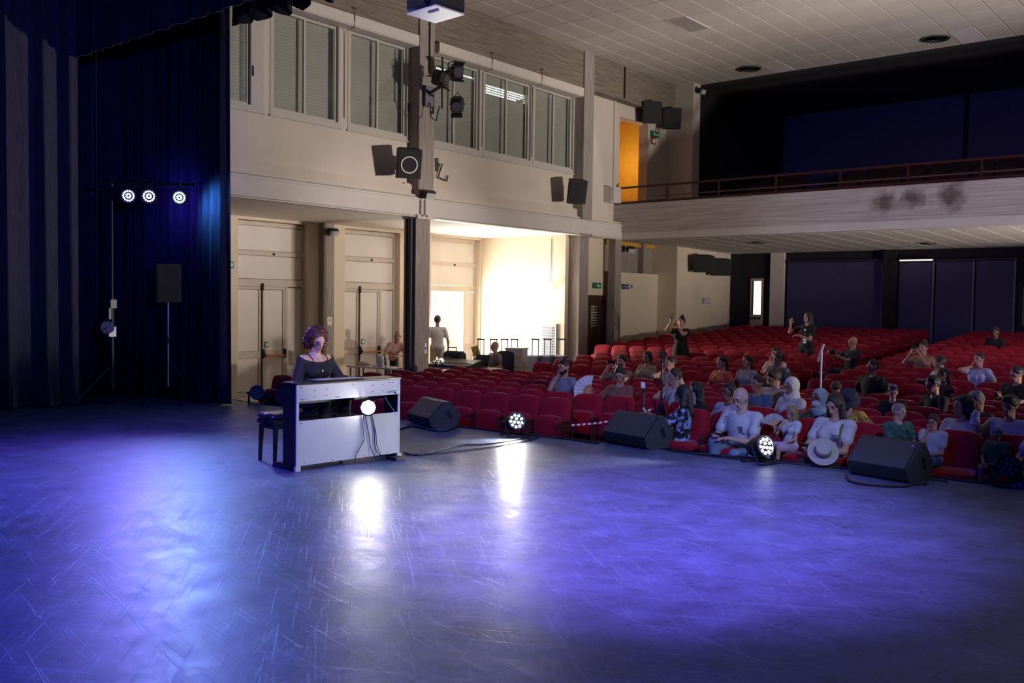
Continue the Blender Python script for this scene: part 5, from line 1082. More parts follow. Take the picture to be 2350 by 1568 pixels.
def person(label, head_px, Yp, zf, yaw=0.0, seat=True, head=(0, 0, 0), lean=.10, side=0.0, arms=('lap', 'lap'), hair=('short', 'dark'), skin='light', shirt=None, sleeve=.55, pants=None, legs='pants', build=1.0, hx=.017,
           twist=0.0, s=None, fem=False, neckline=0.0, knees=None, group='audience', seat_h=.46, dress=None, curl=.5, kid=False, smin_=1.0, offsh=False):
    """head_px = pixel of the top of the head; Yp = world Y of the head; zf = floor under the person.  Local frame: faces +y."""
    _sh = seat_h
    if callable(Yp):
        Y_ = Yp(-6.0)
        for _ in range(4): tp_ = onY(head_px[0], head_px[1], Y_); Y_ = Yp(tp_.x)
    else: Y_ = Yp
    tgt = onY(head_px[0], head_px[1], Y_)
    req = tgt.z-zf
    hat = .02
    def skel(s):
        K = {}; hz = (seat_h+.085*s) if seat else .88*s
        K['hz'] = hz; K['P'] = V3(0, 0, hz); R = roty(side) @ rotx(lean) ; K['R'] = R; Rt = R @ rotz(twist); K['Rt'] = Rt
        K['t'] = lambda x, y, z: K['P']+Rt @ (V3(x, y, z)*s)
        nb = K['t'](0, -.005, .505); K['nb'] = nb
        Mh = rotz(head[1]) @ rotx(head[0]) @ roty(head[2]); K['Mh'] = Mh
        K['H'] = nb+(.5*(Rt @ V3(0, .0, 1))+.5*V3(0, .12 if head[0] < -.1 else .03, 1))*.135*s+Mh @ V3(0, .012, .02)*s
        K['h'] = lambda x, y, z: K['H']+Mh @ (V3(x, y, z)*s)
        hs = [K['h'](x, y, z) for x, y, z in ((0, 0, .122), (0, .05, .10), (0, -.06, .105), (0, -.1, .06))]; K['top'] = max(hs, key=lambda q: q[2]); return K
    if s is None:
        s = 1.0
        for _ in range(6): s = s*((req-(seat_h if seat else 0)-hat)/((skel(s)['top'][2])-(seat_h if seat else 0)))
        s = min(1.18, max(.55, s))
        if seat and not kid and s < smin_:
            s = smin_
            for _ in range(3): seat_h = max(.26, seat_h-(skel(s)['top'][2]-(req-hat)))
    K = skel(s); t, hd, Rt, Mh = K['t'], K['h'], K['Rt'], K['Mh']
    wz = -PI+yaw          # world facing: -Y when yaw = 0
    Rw = rotz(wz); top = Rw @ K['top']
    root = V3(tgt.x, tgt.y, zf)-V3(top[0], top[1], 0)
    bw = build*(.90 if fem else 1.0)
    torso = [ell(t(0, -.005, .03), V3(.165*build, .115, .11)*s, Rt), ell(t(0, 0, .17), V3(.138*bw, .098*build, .15)*s, Rt), ell(t(0, .0, .33), V3(.158*bw, .108*build, .17)*s, Rt), cone(t(-.155*bw, -.005, .44), t(.155*bw, -.005, .44), .058*s, .058*s)]
    if fem: torso += [ell(t(-.07, .085, .33), V3(.062, .05, .06)*s, Rt), ell(t(.07, .085, .33), V3(.062, .05, .06)*s, Rt)]
    neck = [cone(K['nb']-Rt @ V3(0, 0, .03)*s, hd(0, -.02, -.06), .056*s, .050*s)]
    headp = [ell(hd(0, -.005, .02), V3(.076, .094, .098)*s, Mh), cone(hd(0, .028, -.015), hd(0, .042, -.078), .060*s, .034*s), ell(hd(0, .062, -.098), V3(.026, .022, .02)*s, Mh), cone(hd(0, .090, .008), hd(0, .108, -.030), .009*s, .0145*s), ell(hd(0, .084, .028), V3(.052, .012, .012)*s, Mh),
             ell(hd(0, .085, -.060), V3(.026, .014, .016)*s, Mh)]
    ears = [ell(hd(sx*.077, -.008, -.008), V3(.011, .021, .032)*s, Mh) for sx in (-1, 1)]
    sock = [ell(hd(sx*.033, .108, .004), V3(.019, .016, .012)*s, Mh) for sx in (-1, 1)]
    armp, slv, fing, info = [], [], MB(), {}
    for i, sx in enumerate((-1, 1)):
        S = t(sx*.172*bw, -.005, .432); a = arms[i]
        hint = V3(sx*.8, -.35, -.9); hup = V3(0, 0, 1.); hdir = None
        if a == 'lap': W = K['P']+V3(sx*.10, .30, .10)*s; hdir = V3(-sx*.5, .8, -.1)
        elif a == 'rest': W = K['P']+V3(sx*.27, .22, .17)*s; hdir = V3(0, 1, -.15)
        elif a == 'side': W = K['P']+V3(sx*.26, .04, -.10)*s; hdir = V3(0, .1, -1); hup = V3(sx, 0, 0)
        elif a == 'face': W = hd(sx*.055, .10, -.14); hdir = V3(-sx*.15, -.15, .9); hint = V3(sx*.5, .3, -1); hup = V3(0, 1., .2)
        elif a == 'cheek': W = hd(sx*.10, .06, -.13); hdir = V3(-sx*.15, -.2, .95); hint = V3(sx*.7, .2, -1); hup = V3(sx, .6, 0)
        elif a == 'phone': W = hd(sx*.085, .30, -.10); hdir = V3(-sx*.45, .25, .75); hint = V3(sx*.8, .1, -1); hup = V3(sx*.5, .9, 0)
        elif a == 'phonelow': W = K['P']+V3(sx*.055, .27, .20)*s; hdir = V3(-sx*.35, .9, .2); hint = V3(sx, -.3, -.5); hup = V3(sx*.7, 0, .7)
        elif a == 'clap': W = t(sx*.03, .26, .38); hdir = V3(-sx*.1, .55, .8); hup = V3(sx, 0, 0)
        else: W = K['P']+np.asarray(a[:3], float)*s; hdir = np.asarray(a[3:6], float) if len(a) >= 6 else V3(0, 1, .2); hup = np.asarray(a[6:9], float) if len(a) >= 9 else hup
        E, W = ik(S, W, .285*s, .255*s, hint)
        armp += [cone(S, E, .047*s*build, .038*s), cone(E, W, .040*s, .026*s)]
        if sleeve > 0:
            slv.append(cone(S, S+(E-S)*min(1, sleeve), .048*s*build, (.050-.006*min(1, sleeve))*s*build))
            if sleeve > 1: slv.append(cone(E, E+(W-E)*(sleeve-1), .046*s, .036*s))
        hdn = hdir/np.linalg.norm(hdir); up = hup-hdn*(hup @ hdn); up /= np.linalg.norm(up); sd = np.cross(hdn, up)
        armp.append(ell(W+hdn*.045*s, V3(.040, .017, .052)*s, np.stack([sd, up, hdn], 1)))
        hand(fing, W+hdn*.012*s, hdn, up, s, curl, side=-sx)
        info['LR'[i]] = (W, hdn, up)
    legp, pnt, shoe = [], [], []
    for sx in (-1, 1):
        if seat:
            kn = (knees[0 if sx < 0 else 1] if knees else (sx*.12, .40, .04)); hj = K['P']+V3(sx*.085, .03, .0)*s; kn = K['P']+V3(*kn)*s; an = V3(kn[0]*1.0, kn[1]+.02, max(.09*s, kn[2]-.44*s))
        else:
            hj = K['P']+V3(sx*.085, 0, -.02)*s; kn = V3(sx*.10*s, .02, .48*s); an = V3(sx*.10*s, -.02, .08*s)
        legp += [cone(hj, kn, .080*s*build, .055*s), cone(kn, an, .056*s, .035*s)]
        tz = an+V3(0, .14*s, -.045*s); shoe += [cone(an+V3(0, -.03*s, -.04*s), tz, .042*s, .034*s)]
        if legs == 'pants': pnt += [cone(hj, kn, .086*s*build, .064*s), cone(kn, an, .062*s, .048*s)]
        elif legs == 'shorts': pnt += [cone(hj, hj+(kn-hj)*.85, .088*s*build, .078*s)]
    M_ = rotz(wz)
    body_prims = torso+neck+headp+ears+armp+legp
    V, F = meshsdf(body_prims, hx, .028*s, -.004, subs=sock)
    for q in fing.v: pass
    me = npmesh('person', V, F, SKIN[skin], fing)
    o = link('person', me); o.location = root; o.rotation_euler = (0, 0, wz); tag(o, label, 'person', group)
    # face details
    for sx in (-1, 1):
        e = link('eye', _eye, o); p = hd(sx*.033, .0875, .003); e.location = p; e.rotation_euler = Matrix(Mh.tolist()).to_euler(); e.scale = (s, s, s)
        hm = HAIR[hair[1]]
        if hm.name not in _brow: bb = MB(); bb.ell((0, 0, 0), (.021, .007, .0045), n=8, k=6); _brow[hm.name] = bb.mesh('eyebrow', hm, True)
        b = link('eyebrow', _brow[hm.name], o); b.location = hd(sx*.033, .0935, .027); b.rotation_euler = Matrix(Mh.tolist()).to_euler(); b.scale = (s, s, s)
    mo = link('mouth', _mouth, o); mo.location = hd(0, .0955, -.061); mo.rotation_euler = Matrix(Mh.tolist()).to_euler(); mo.scale = (s, s, s)
    # clothes
    if shirt is not None:
        sp_ = torso+slv
        if dress: sp_ = sp_+[cone(t(0, 0, .06), t(0, 0, .06)+V3(0, .0, -dress)*s, .165*s, .25*s)] if not seat else sp_+[cone(t(-.06, .03, .02), t(-.08, .38, .03), .12*s, .12*s), cone(t(.06, .03, .02), t(.08, .38, .03), .12*s, .12*s)]
        nk = [ell(K['nb']+Rt @ V3(0, .055+neckline*.5, .035-neckline)*s, V3(.088+neckline*.6, .085, .075+neckline)*s, Rt)]
        if offsh: nk = [ell(t(0, .02, .512), V3(.215, .19, .088)*s, Rt)]
        V, F = meshsdf(sp_, hx, .03*s, .013, subs=nk); so = link('shirt' if not dress else 'dress', npmesh('shirt', V, F, shirt), o); PEOPLE_shirt[o.name] = (V, so)
    if pnt:
        V, F = meshsdf(torso[:1]+pnt, hx, .03*s, .008); link('trousers', npmesh('trousers', V, F, pants or cloth('dark_trousers', (.03, .03, .04))), o)
    V, F = meshsdf(shoe, max(hx, .015), .02, .006); link('shoes', npmesh('shoes', V, F, black_m), o)
    # hair
    ht = hair[0]; hm = HAIR[hair[1]]; hp, clips, subs, nz = [], [], [], .0
    n1 = Mh @ V3(0, .8, -.6); c1 = n1 @ hd(0, .078, .078)
    cap = ell(hd(0, -.010, .030), V3(.086, .104, .102)*s, Mh)
    if ht in ('short', 'buzz', 'bun', 'curly', 'bob', 'long', 'messy', 'tail', 'fringe'):
        if ht == 'buzz': cap = ell(hd(0, -.008, .026), V3(.081, .099, .099)*s, Mh)
        hp = [cap]; clips = [(n1, c1)]; n2 = Mh @ V3(0, .35, -1); clips.append((n2, n2 @ hd(0, -.05, -.055)))
        if ht == 'bun': hp.append(ell(hd(0, -.045, .135), V3(.042, .042, .036)*s))
        if ht == 'fringe': hp.append(ell(hd(0, .055, .085), V3(.07, .045, .03)*s, Mh)); clips = [(Mh @ V3(0, .75, -.66), (Mh @ V3(0, .75, -.66)) @ hd(0, .082, .05)), clips[1]]
        if ht == 'curly': hp = [ell(hd(0, -.025, .025), V3(.115, .12, .115)*s, Mh), ell(hd(.085, -.04, -.04), V3(.05, .06, .08)*s, Mh), ell(hd(-.085, -.04, -.04), V3(.05, .06, .08)*s, Mh), ell(hd(0, -.08, -.06), V3(.10, .06, .10)*s, Mh)]; n3 = Mh @ V3(0, .93, -.37); clips = [(n3, n3 @ hd(0, .074, .082))]; nz = .016; subs = [ell(hd(0, .10, -.03), V3(.062, .075, .10)*s, Mh)]
        if ht == 'messy': nz = .008
        if ht in ('short', 'bun', 'fringe', 'bob'): nz = .005
    if ht == 'bob': hp += [cone(hd(-.07, -.02, .03), hd(-.078, -.01, -.075), .034*s, .030*s), cone(hd(.07, -.02, .03), hd(.078, -.01, -.075), .034*s, .030*s), ell(hd(0, -.06, -.04), V3(.075, .05, .07)*s, Mh)]; clips = clips[:1]
    if ht in ('long', 'tail'):
        dn = lambda x, y, z: hd(x, y, -.03)+V3(0, 0, 1)*(z+.03)*s+Rt @ V3(0, -.02, 0)
        if ht == 'long': hp += [cone(hd(sx*.062, -.025, .02), dn(sx*.085, .0, -.12), .038*s, .036*s) for sx in (-1, 1)]+[cone(dn(sx*.085, .0, -.12), dn(sx*.10, .02, -.27), .036*s, .026*s) for sx in (-1, 1)]+[cone(hd(0, -.07, .0), dn(0, -.08, -.28), .06*s, .05*s)]
        else: hp += [cone(hd(0, -.09, .05), dn(0, -.10, -.20), .035*s, .028*s)]
        clips = clips[:1]; nz = .004
        # keep the parting: only the front of the face is cut away
        fn = Mh @ V3(0, 1, 0); subs = [ell(hd(0, .085, -.04), V3(.060, .06, .11)*s, Mh)]; clips = [(n1, c1)] if ht == 'tail' else []
        if ht == 'long': subs.append(ell(hd(0, .10, .02), V3(.056, .05, .07)*s, Mh))
    if ht == 'hijab':
        hp = [ell(hd(0, -.010, .018), V3(.094, .112, .122)*s, Mh), cone(hd(0, -.02, -.07), K['nb']+V3(0, .0, .01), .078*s, .115*s), ell(hd(0, -.01, -.10), V3(.085, .085, .06)*s)]; subs = [ell(hd(0, .112, -.012), V3(.064, .105, .090)*s, Mh)]
        hm = hair[2]
    if hp:
        V, F = meshsdf(hp, min(hx, .014), .02*s, .0, subs=subs, clips=clips, noise=nz, seed=len(label)); link('headscarf' if ht == 'hijab' else 'hair', npmesh('hair', V, F, hm), o)
    W4 = Matrix.Translation(Vector(root)) @ Matrix.Rotation(wz, 4, 'Z')
    inf = dict(o=o, s=s, W=W4, top=tgt, head=lambda x, y, z: W4 @ Vector(hd(x, y, z)), Mh=Matrix.Rotation(wz, 3, 'Z') @ Matrix(Mh.tolist()), t=lambda x, y, z: W4 @ Vector(t(x, y, z)), Rt=Matrix.Rotation(wz, 3, 'Z') @ Matrix(Rt.tolist()),
               L=[W4 @ Vector(info['L'][0])]+[(Matrix.Rotation(wz, 3, 'Z') @ Vector(info['L'][i])) for i in (1, 2)], R=[W4 @ Vector(info['R'][0])]+[(Matrix.Rotation(wz, 3, 'Z') @ Vector(info['R'][i])) for i in (1, 2)], loc=root)
    print('person %-50s s=%.2f root=(%.2f %.2f %.2f)' % (label[:50], s, *root))
    return inf
PEOPLE_shirt = {}
def hold(name, label, cat, p, M, parts):
    """a held thing at p with orientation M (3x3); parts = [(part name, MB, material)]"""
    t = bpy.data.objects.new(name, None); COL.objects.link(t); t.matrix_world = Matrix.Translation(p) @ M.to_4x4(); tag(t, label, cat)
    for n_, q, m_ in parts: q.build(n_, m_, t)
    return t
def frame(d, up):
    d = d.normalized(); u = (up-d*up.dot(d)).normalized(); r = d.cross(u); return Matrix((r, d, u)).transposed()   # x right, y along d, z up
def phone_in(inf, hands, label, w=.15, h=.075, lit=None, dz=.03):
    p = sum((inf[k][0]+inf[k][1]*.075 for k in hands), Vector())/len(hands)
    n = (inf['head'](0, .09, .0)-p).normalized(); M = frame(n, Vector((0, 0, 1)))
    q = MB(); q.box((0, 0, dz), (w, .009, h), bev=.003); r = MB(); r.box((0, .0055, dz), (w*.93, .002, h*.9)); c = MB(); c.cyl((-w*.4, -.005, dz+h*.3), (-w*.4, -.008, dz+h*.3), .006, n=8)
    return hold('phone', label, 'phone', p, M, [('phone_body', q, black_m), ('screen', r, lit or mk('phone_screen', (.04, .05, .09), .15, emit=.25, ecol=(.4, .5, .9))), ('lens', c, chrome)])
def hand_fan(inf, k, label, R=.21, a0=-.2, a1=2.6, flip=1, cloth_m=None, tiltM=None):
    p, d, up = inf[k]; p = p+d*.07; view = (EYE-p).normalized(); M = frame(view, Vector((0, 0, 1)))
    t = bpy.data.objects.new('hand_fan', None); COL.objects.link(t); t.matrix_world = Matrix.Translation(p) @ M.to_4x4(); tag(t, label, 'fan')
    n_ = 22; cm = cloth_m or mk('fan_white', (.72, .72, .76), .7); wm_ = mk('fan_wood', (.55, .33, .12), .5)
    q = MB(); vs = []; fs = []
    for i in range(n_+1):
        a = a0+(a1-a0)*i/n_; y = .006*(1 if i % 2 else -1); vs += [(flip*R*.42*math.cos(a), y, R*.42*math.sin(a)), (flip*R*math.cos(a), y, R*math.sin(a))]
    for i in range(n_): fs.append((2*i, 2*i+1, 2*i+3, 2*i+2))
    vs2 = [(x, y-.002, z) for x, y, z in vs]; m0 = len(vs); q.add(vs+vs2, fs+[tuple(m0+j for j in f[::-1]) for f in fs]); q.build('fan_leaf', cm, t)
    for i in range(0, n_+1, 1):
        a = a0+(a1-a0)*i/n_; q = MB(); q.tube([(0, 0, 0), (flip*R*.45*math.cos(a), .002, R*.45*math.sin(a))], .005, 4); q.build('rib', wm_, t)
    return t
def hat_on(inf, kind, label, mat, band=None):
    M = inf['Mh']; s = inf['s']; p = inf['head'](0, -.008, .06)
    if kind == 'bucket': parts = [('crown', MB().lathe([(.098*s, -.02*s), (.094*s, .05*s), (.075*s, .075*s), (.01, .08*s)], n=20), mat), ('brim', MB().lathe([(.097*s, -.015*s), (.145*s, -.065*s), (.148*s, -.06*s), (.10*s, -.008*s), (.097*s, -.015*s)], n=20, caps=False), mat)]
    else:
        br = MB(); n_ = 10; vs = []; 
        for i in range(n_+1): a = PI*i/n_; vs += [(.085*s*math.cos(a), .06*s+.03*s*math.sin(a), -.012*s), (.088*s*math.cos(a), .06*s+.11*s*math.sin(a), -.025*s)]
        fs = [(2*i, 2*i+1, 2*i+3, 2*i+2) for i in range(n_)]; m0 = len(vs); br.add(vs+[(x, y, z-.004) for x, y, z in vs], fs+[tuple(m0+j for j in f[::-1]) for f in fs])
        parts = [('crown', MB().lathe([(.094*s, -.02*s), (.096*s, .01*s), (.085*s, .05*s), (.05*s, .072*s), (.006, .078*s)], n=20), mat), ('brim', br, mat)]
    return hold('cap' if kind != 'bucket' else 'bucket_hat', label, 'hat', p, M, parts)
def print_on(inf, rows, mat, x0, z0):
    """small printed marks lying on the chest of a shirt"""
    V, so = PEOPLE_shirt[inf['o'].name]
    s = inf['s']
    for (x, z, w, h) in rows:
        P = Vector(inf['W'].inverted() @ inf['t'](x0+x, .2, z0+z)); d = (V[:, 0]-P.x)**2+(V[:, 2]-P.z)**2; c = V[d < (.03)**2]
        if not len(c): continue
        y = c[:, 1].max(); q = MB(); q.box((P.x, y+.002, P.z), (w*s, .006, h*s)); q.build('print', mat, so)
# ================================================================== THE PEOPLE
def Fr(i): return (lambda X: rowY('F', i, X)-.17), ZH
def Rr(j): Y = 16.1+.78*j; return (lambda X: rowY('R', j, X)-.17), zfloor(Y-.05)
def sit(row, label, px, **k):
    yp, zf = (Fr if row[0] == 'F' else Rr)(int(row[1:])); inf = person(label, px, yp, zf, **k)
    x = inf['loc'][0]; c = [s for s in SEATS if s['k'] == row[0] and s['i'] == int(row[1:])]
    if c:
        b = min(c, key=lambda s: abs(s['X']-x)); b['occ'] = True
    return inf
white_t = cloth('white_tee', (.56, .54, .55)); black_t = cloth('black_tee', (.012, .012, .014)); denim = cloth('pale_denim', (.16, .21, .30), var=.2)
# --- pianist
pi_yaw = PI/2+pang
pn = person('woman in a black off-shoulder top playing the piano, head bowed', (727, 749), 6.60, 0.0, yaw=pi_yaw, seat_h=.53, lean=-.12, head=(-.48, -.12, .06), arms=((-.16, .40, .16, 0, 1, -.1), (.20, .36, .15, 0, 1, -.1)), hair=('curly', 'auburn'), skin='fair', shirt=cloth('black_knit', (.016, .015, .018)), sleeve=1.0,
            pants=cloth('black_skirt', (.02, .02, .022)), fem=True, offsh=True, hx=.011, group=None)
o = pn['o']; s_ = pn['s']; inv = pn['W'].inverted(); tl = lambda x, y, z: inv @ pn['t'](x, y, z)
for sx in (-1, 1):
    q = MB(); q.tube([tl(sx*.10, -.03, .50), tl(sx*.098, .03, .495), tl(sx*.09, .085, .46), tl(sx*.085, .112, .40)], .005*s_, 5); q.build('shoulder_strap', MATS['cloth_black_knit'], o)
q = MB(); q.tube([tl(-.06, .02, .515), tl(-.035, .095, .46), tl(0, .135, .355), tl(.035, .095, .46), tl(.06, .02, .515)], .0028, 4); nk = q.build('necklace', chrome, o)
q = MB(); q.ell(tl(0, .137, .345), (.010, .006, .016)); q.build('pendant', chrome, nk)
# --- people by the open door and the desk
dm = person('man in a white T-shirt and beige trousers standing in the bright doorway', (1004, 722), 17.35, ZH, yaw=-2.3, seat=False, arms=('side', 'side'), hair=('short', 'dark'), skin='tan', shirt=white_t, pants=cloth('beige_trousers', (.50, .42, .30)), lean=.0, group='people by the doors')
person('fair-haired person bending down behind the tall column', (912, 768), 15.0, ZH, yaw=1.2, seat=False, s=.95, lean=-.75, head=(-.5, 0, 0), arms=((-.10, .45, .05), (.10, .45, .05)), hair=('bun', 'blond'), skin='light', shirt=cloth('rose_top', (.50, .30, .27)), fem=True, group='people by the doors')
dk_m = person('bald man in a grey polo shirt seated at the sound desk', (1136, 781), 16.1, ZH, yaw=-.35, seat_h=.50, arms=('rest', (.14, .34, .42, -.2, .3, .9, 0, .8, .2)), hair=('none', 'grey'), skin='tan', shirt=cloth('grey_polo', (.20, .17, .15)), head=(0, -.25, 0), group='people by the doors')
W = dk_m['R'][0]+dk_m['R'][1]*.08; q = MB(); q.box((0, 0, .06), (.17, .004, .22)); hold('yellow_paper', 'yellow paper held up by the man at the sound desk', 'paper', W, frame(Vector((.5, -.85, 0)), Vector((-.35, 0, 1))), [('sheet', q, mk('yellow_sheet', (.75, .60, .12), .7))])
# --- left and centre of the audience
a = sit('F2', 'bearded man in a grey-blue shirt sitting alone among the empty seats', (1293, 822), yaw=-.05, head=(-.12, -.15, .05), arms=('rest', 'face'), hair=('short', 'black'), skin='light', shirt=cloth('grey_blue_shirt', (.21, .24, .30)), hx=.014)
q = MB(); hd_ = lambda x, y, z: a['W'].inverted() @ a['head'](x, y, z)
V_, F_ = meshsdf([ell(hd_(0, .062, -.085), V3(.050, .036, .034)*a['s']), ell(hd_(-.05, .02, -.055), V3(.02, .03, .035)*a['s']), ell(hd_(.05, .02, -.055), V3(.02, .03, .035)*a['s'])], .011, .02, 0, subs=[ell(hd_(0, .105, -.058), V3(.022, .02, .009)*a['s'])]); link('beard', npmesh('beard', V_, F_, HAIR['black']), a['o'])
a = sit('F2', 'woman with a topknot in a rust lace top fanning herself', (1424, 840), yaw=.1, head=(-.30, .15, .08), arms=('lap', (.30, .30, .34, .15, .25, .9, 0, 1, 0)), hair=('bun', 'black'), skin='light', shirt=cloth('rust_lace', (.23, .10, .075), var=.35, scale=60), fem=True, hx=.014)
hand_fan(a, 'R', 'large white folding fan with a wooden heart, held by the woman with the topknot', .245, -1.3, 1.75, 1)
a = sit('F5', 'person in grey holding a phone up with both hands behind the fan', (1427, 812), yaw=.0, arms=('phone', 'phone'), hair=('short', 'black'), skin='light', shirt=cloth('mauve_grey', (.22, .17, .16)), hx=.016); phone_in(a, 'LR', 'black phone raised in both hands behind the white fan', .16, .08)
sit('R0', 'woman with a black bob and an olive blouse', (1486, 804), yaw=-.1, head=(0, -.1, 0), hair=('bob', 'black'), skin='tan', shirt=cloth('olive_blouse', (.33, .29, .15)), fem=True)
sit('F5', 'person in a pale top half hidden by the taller tripod', (1538, 815), yaw=-.2, head=(0, -.2, .1), arms=('rest', 'cheek'), hair=('short', 'dark'), skin='light', shirt=cloth('pale_sand', (.42, .36, .31)))
a = sit('F2', 'young man in a white shirt wearing a dark lanyard', (1548, 842), yaw=-.35, head=(-.05, -.35, 0), arms=('lap', 'face'), hair=('short', 'brown'), skin='light', shirt=cloth('cream_shirt', (.52, .50, .46)), hx=.014)
il = a['W'].inverted(); tl = lambda x, y, z: il @ a['t'](x, y, z)
q = MB(); q.tube([tl(-.07, .02, .50), tl(-.05, .125, .38), tl(0, .14, .22), tl(.05, .125, .38), tl(.07, .02, .50)], .007, 5); q.build('lanyard', black_m, a['o']); q = MB(); q.box(tl(0, .145, .17), (.08, .006, .11)); q.build('badge', mk('badge_mint', (.55, .70, .68), .4), a['o'])
a = person('woman in a long black dress standing and filming with her phone', (1564, 725), 19.0, zfloor(19.2), yaw=.1, seat=False, lean=.02, arms=((-.02, .30, .58, .3, .2, .8, 0, 1, 0), (.10, .36, .66, -.2, .1, .95, 0, 1, 0)), hair=('bun', 'black'), skin='light', shirt=cloth('black_lace', (.014, .012, .013), var=.5, scale=50), sleeve=.35, dress=.55, legs='none', fem=True, build=1.05, hx=.016)
phone_in(a, 'R', 'phone with a pale blue case held up by the woman in the black dress', .075, .15, dz=.06)
sit('R0', 'woman in an orange T-shirt with her arms stretched', (1657, 815), yaw=-.25, head=(.02, -.35, .05), arms=('rest', (.38, .18, .16, .6, .6, -.1)), hair=('tail', 'black'), skin='light', shirt=cloth('orange_tee', (.55, .13, .07)), fem=True)
sit('R0', 'woman in a light grey sleeveless top beside the woman in orange', (1716, 813), yaw=-.2, head=(0, -.25, -.05), arms=('lap', 'rest'), hair=('tail', 'dark'), skin='light', shirt=cloth('light_grey_top', (.34, .35, .34)), sleeve=.12, fem=True)
sit('R1', 'man in white half hidden behind the man in the grey-green T-shirt', (1781, 795), yaw=-.2, arms=('lap', 'face'), hair=('short', 'black'), skin='light', shirt=white_t)
sit('R0', 'man in a grey-green T-shirt turned to the side', (1786, 806), yaw=-.45, head=(-.15, -.3, 0), arms=('rest', 'face'), hair=('short', 'black'), skin='light', shirt=cloth('grey_green_tee', (.12, .15, .12)), build=1.1)
sit('F1', 'woman with black hair and a pale scarf behind the bald man', (1672, 874), yaw=-.25, head=(.02, -.25, .1), arms=('lap', 'rest'), hair=('bob', 'black'), skin='brown', shirt=cloth('lilac_white', (.42, .40, .46)), sleeve=1.2, fem=True, hx=.014)
sit('F2', 'man with receding hair in a blue shirt behind the bald man', (1737, 856), yaw=-.15, head=(-.1, -.2, 0), arms=('lap', 'lap'), hair=('buzz', 'dark'), skin='tan', shirt=cloth('steel_blue', (.085, .12, .20)), build=1.08, hx=.014)
a = sit('F3', 'man with glasses and a beige shirt looking down', (1782, 846), yaw=-.35, head=(-.3, -.35, 0), arms=('lap', 'lap'), hair=('fringe', 'dark'), skin='tan', shirt=cloth('beige_check', (.42, .36, .31), var=.3, scale=70), build=1.12)
ih = a['W'].inverted(); hl = lambda x, y, z: ih @ a['head'](x, y, z)
q = MB(); q.tube([hl(-.078, .0, .008), hl(-.065, .085, .008), hl(-.03, .108, .004), hl(0, .112, .008), hl(.03, .108, .004), hl(.065, .085, .008), hl(.078, 0, .008)], .0045, 5); q.build('spectacles', mk('gold_rim', (.70, .50, .25), .2, metal=.9), a['o'])
sit('F2', 'woman with a white patterned headscarf and a white top', (1815, 864), yaw=-.25, head=(-.15, -.15, 0), arms=('lap', 'lap'), hair=('hijab', 'black', cloth('white_patterned_scarf', (.62, .61, .56), var=.25, scale=26)), skin='tan', shirt=cloth('soft_white', (.52, .49, .46)), sleeve=1.6, fem=True)
a = sit('F1', 'woman with a pale teal headscarf and a white face mask', (1881, 890), yaw=-.3, head=(.0, -.15, .12), arms=('lap', 'cheek'), hair=('hijab', 'black', cloth('pale_teal_scarf', (.30, .40, .42))), skin='brown', shirt=cloth('dark_teal_print', (.05, .07, .075), var=.5, scale=30), sleeve=1.0, fem=True, hx=.014)
ih = a['W'].inverted(); hl = lambda x, y, z: ih @ a['head'](x, y, z); V_, F_ = meshsdf([ell(hl(0, .066, -.055), V3(.060, .052, .050)*a['s'])], .011, .02, 0); link('face_mask', npmesh('face_mask', V_, F_, white_t), a['o'])
a = sit('F1', 'person in a dark blue bucket hat and yellow flowered clothes bending forward', (1948, 892), yaw=.3, lean=-.25, head=(-.75, .2, 0), arms=((-.34, .32, .30, -.3, .5, .7), 'lap'), hair=('bob', 'brown'), skin='light', shirt=cloth('yellow_flowers', (.42, .27, .06), var=.8, scale=40), fem=True, hx=.014)
hat_on(a, 'bucket', 'dark blue bucket hat on the person in yellow flowers', cloth('navy_hat', (.02, .03, .06)))
sit('F3', 'person in a yellow and white flowered blouse behind the bucket hat', (1918, 893), yaw=.5, s=.85, lean=-.4, head=(-.9, 0, 0), hair=('short', 'brown'), shirt=cloth('yellow_white_flowers', (.50, .36, .13), var=.7, scale=45), skin='tan', sleeve=1.0)
# --- front rows
flor = cloth('floral_navy', (.06, .07, .13), var=.1)
nt, N, L, B = nodes_of(flor); rp = [n for n in N if n.type == 'VALTORGB'][0]; rp.color_ramp.elements[0].position = .50; rp.color_ramp.elements[1].position = .56; rp.color_ramp.elements[0].color = (.008, .008, .014, 1); rp.color_ramp.elements[1].color = (.30, .34, .62, 1)
a = sit('F0', 'long-haired woman in a navy flowered dress holding her phone out at the stage edge', (1566, 880), yaw=-1.15, lean=.02, head=(-.05, -.1, 0), arms=((-.08, .40, .36, .3, .7, .6), (.10, .42, .38, -.3, .7, .6)), hair=('long', 'black'), skin='tan', shirt=flor, sleeve=.7, dress=.3, fem=True, hx=.012)
phone_in(a, 'LR', 'phone held out by the woman in the flowered dress', .15, .075)
sit('F1', 'woman with long black hair and a black top behind the flowered dress', (1596, 873), yaw=-.35, head=(0, -.25, 0), hair=('long', 'black'), skin='fair', shirt=cloth('black_amber', (.014, .012, .011)), sleeve=1.2, fem=True, hx=.013)
a = sit('F0', 'bald man in a white T-shirt looking down at his phone in the front row', (1703, 890), smin_=1.08, yaw=-.15, lean=-.02, head=(-.42, -.15, 0), arms=((-.02, .30, .22, .4, .85, .1), (.10, .30, .26, -.35, .9, .1)), hair=('none', 'brown'), skin='fair', shirt=white_t, pants=denim, build=1.15, hx=.011, knees=((-.16, .36, .05), (.12, .34, .16)))
phone_in(a, 'LR', 'dark phone in the hands of the bald man', .15, .075); inkm = mk('shirt_print_blue', (.06, .07, .16), .7)
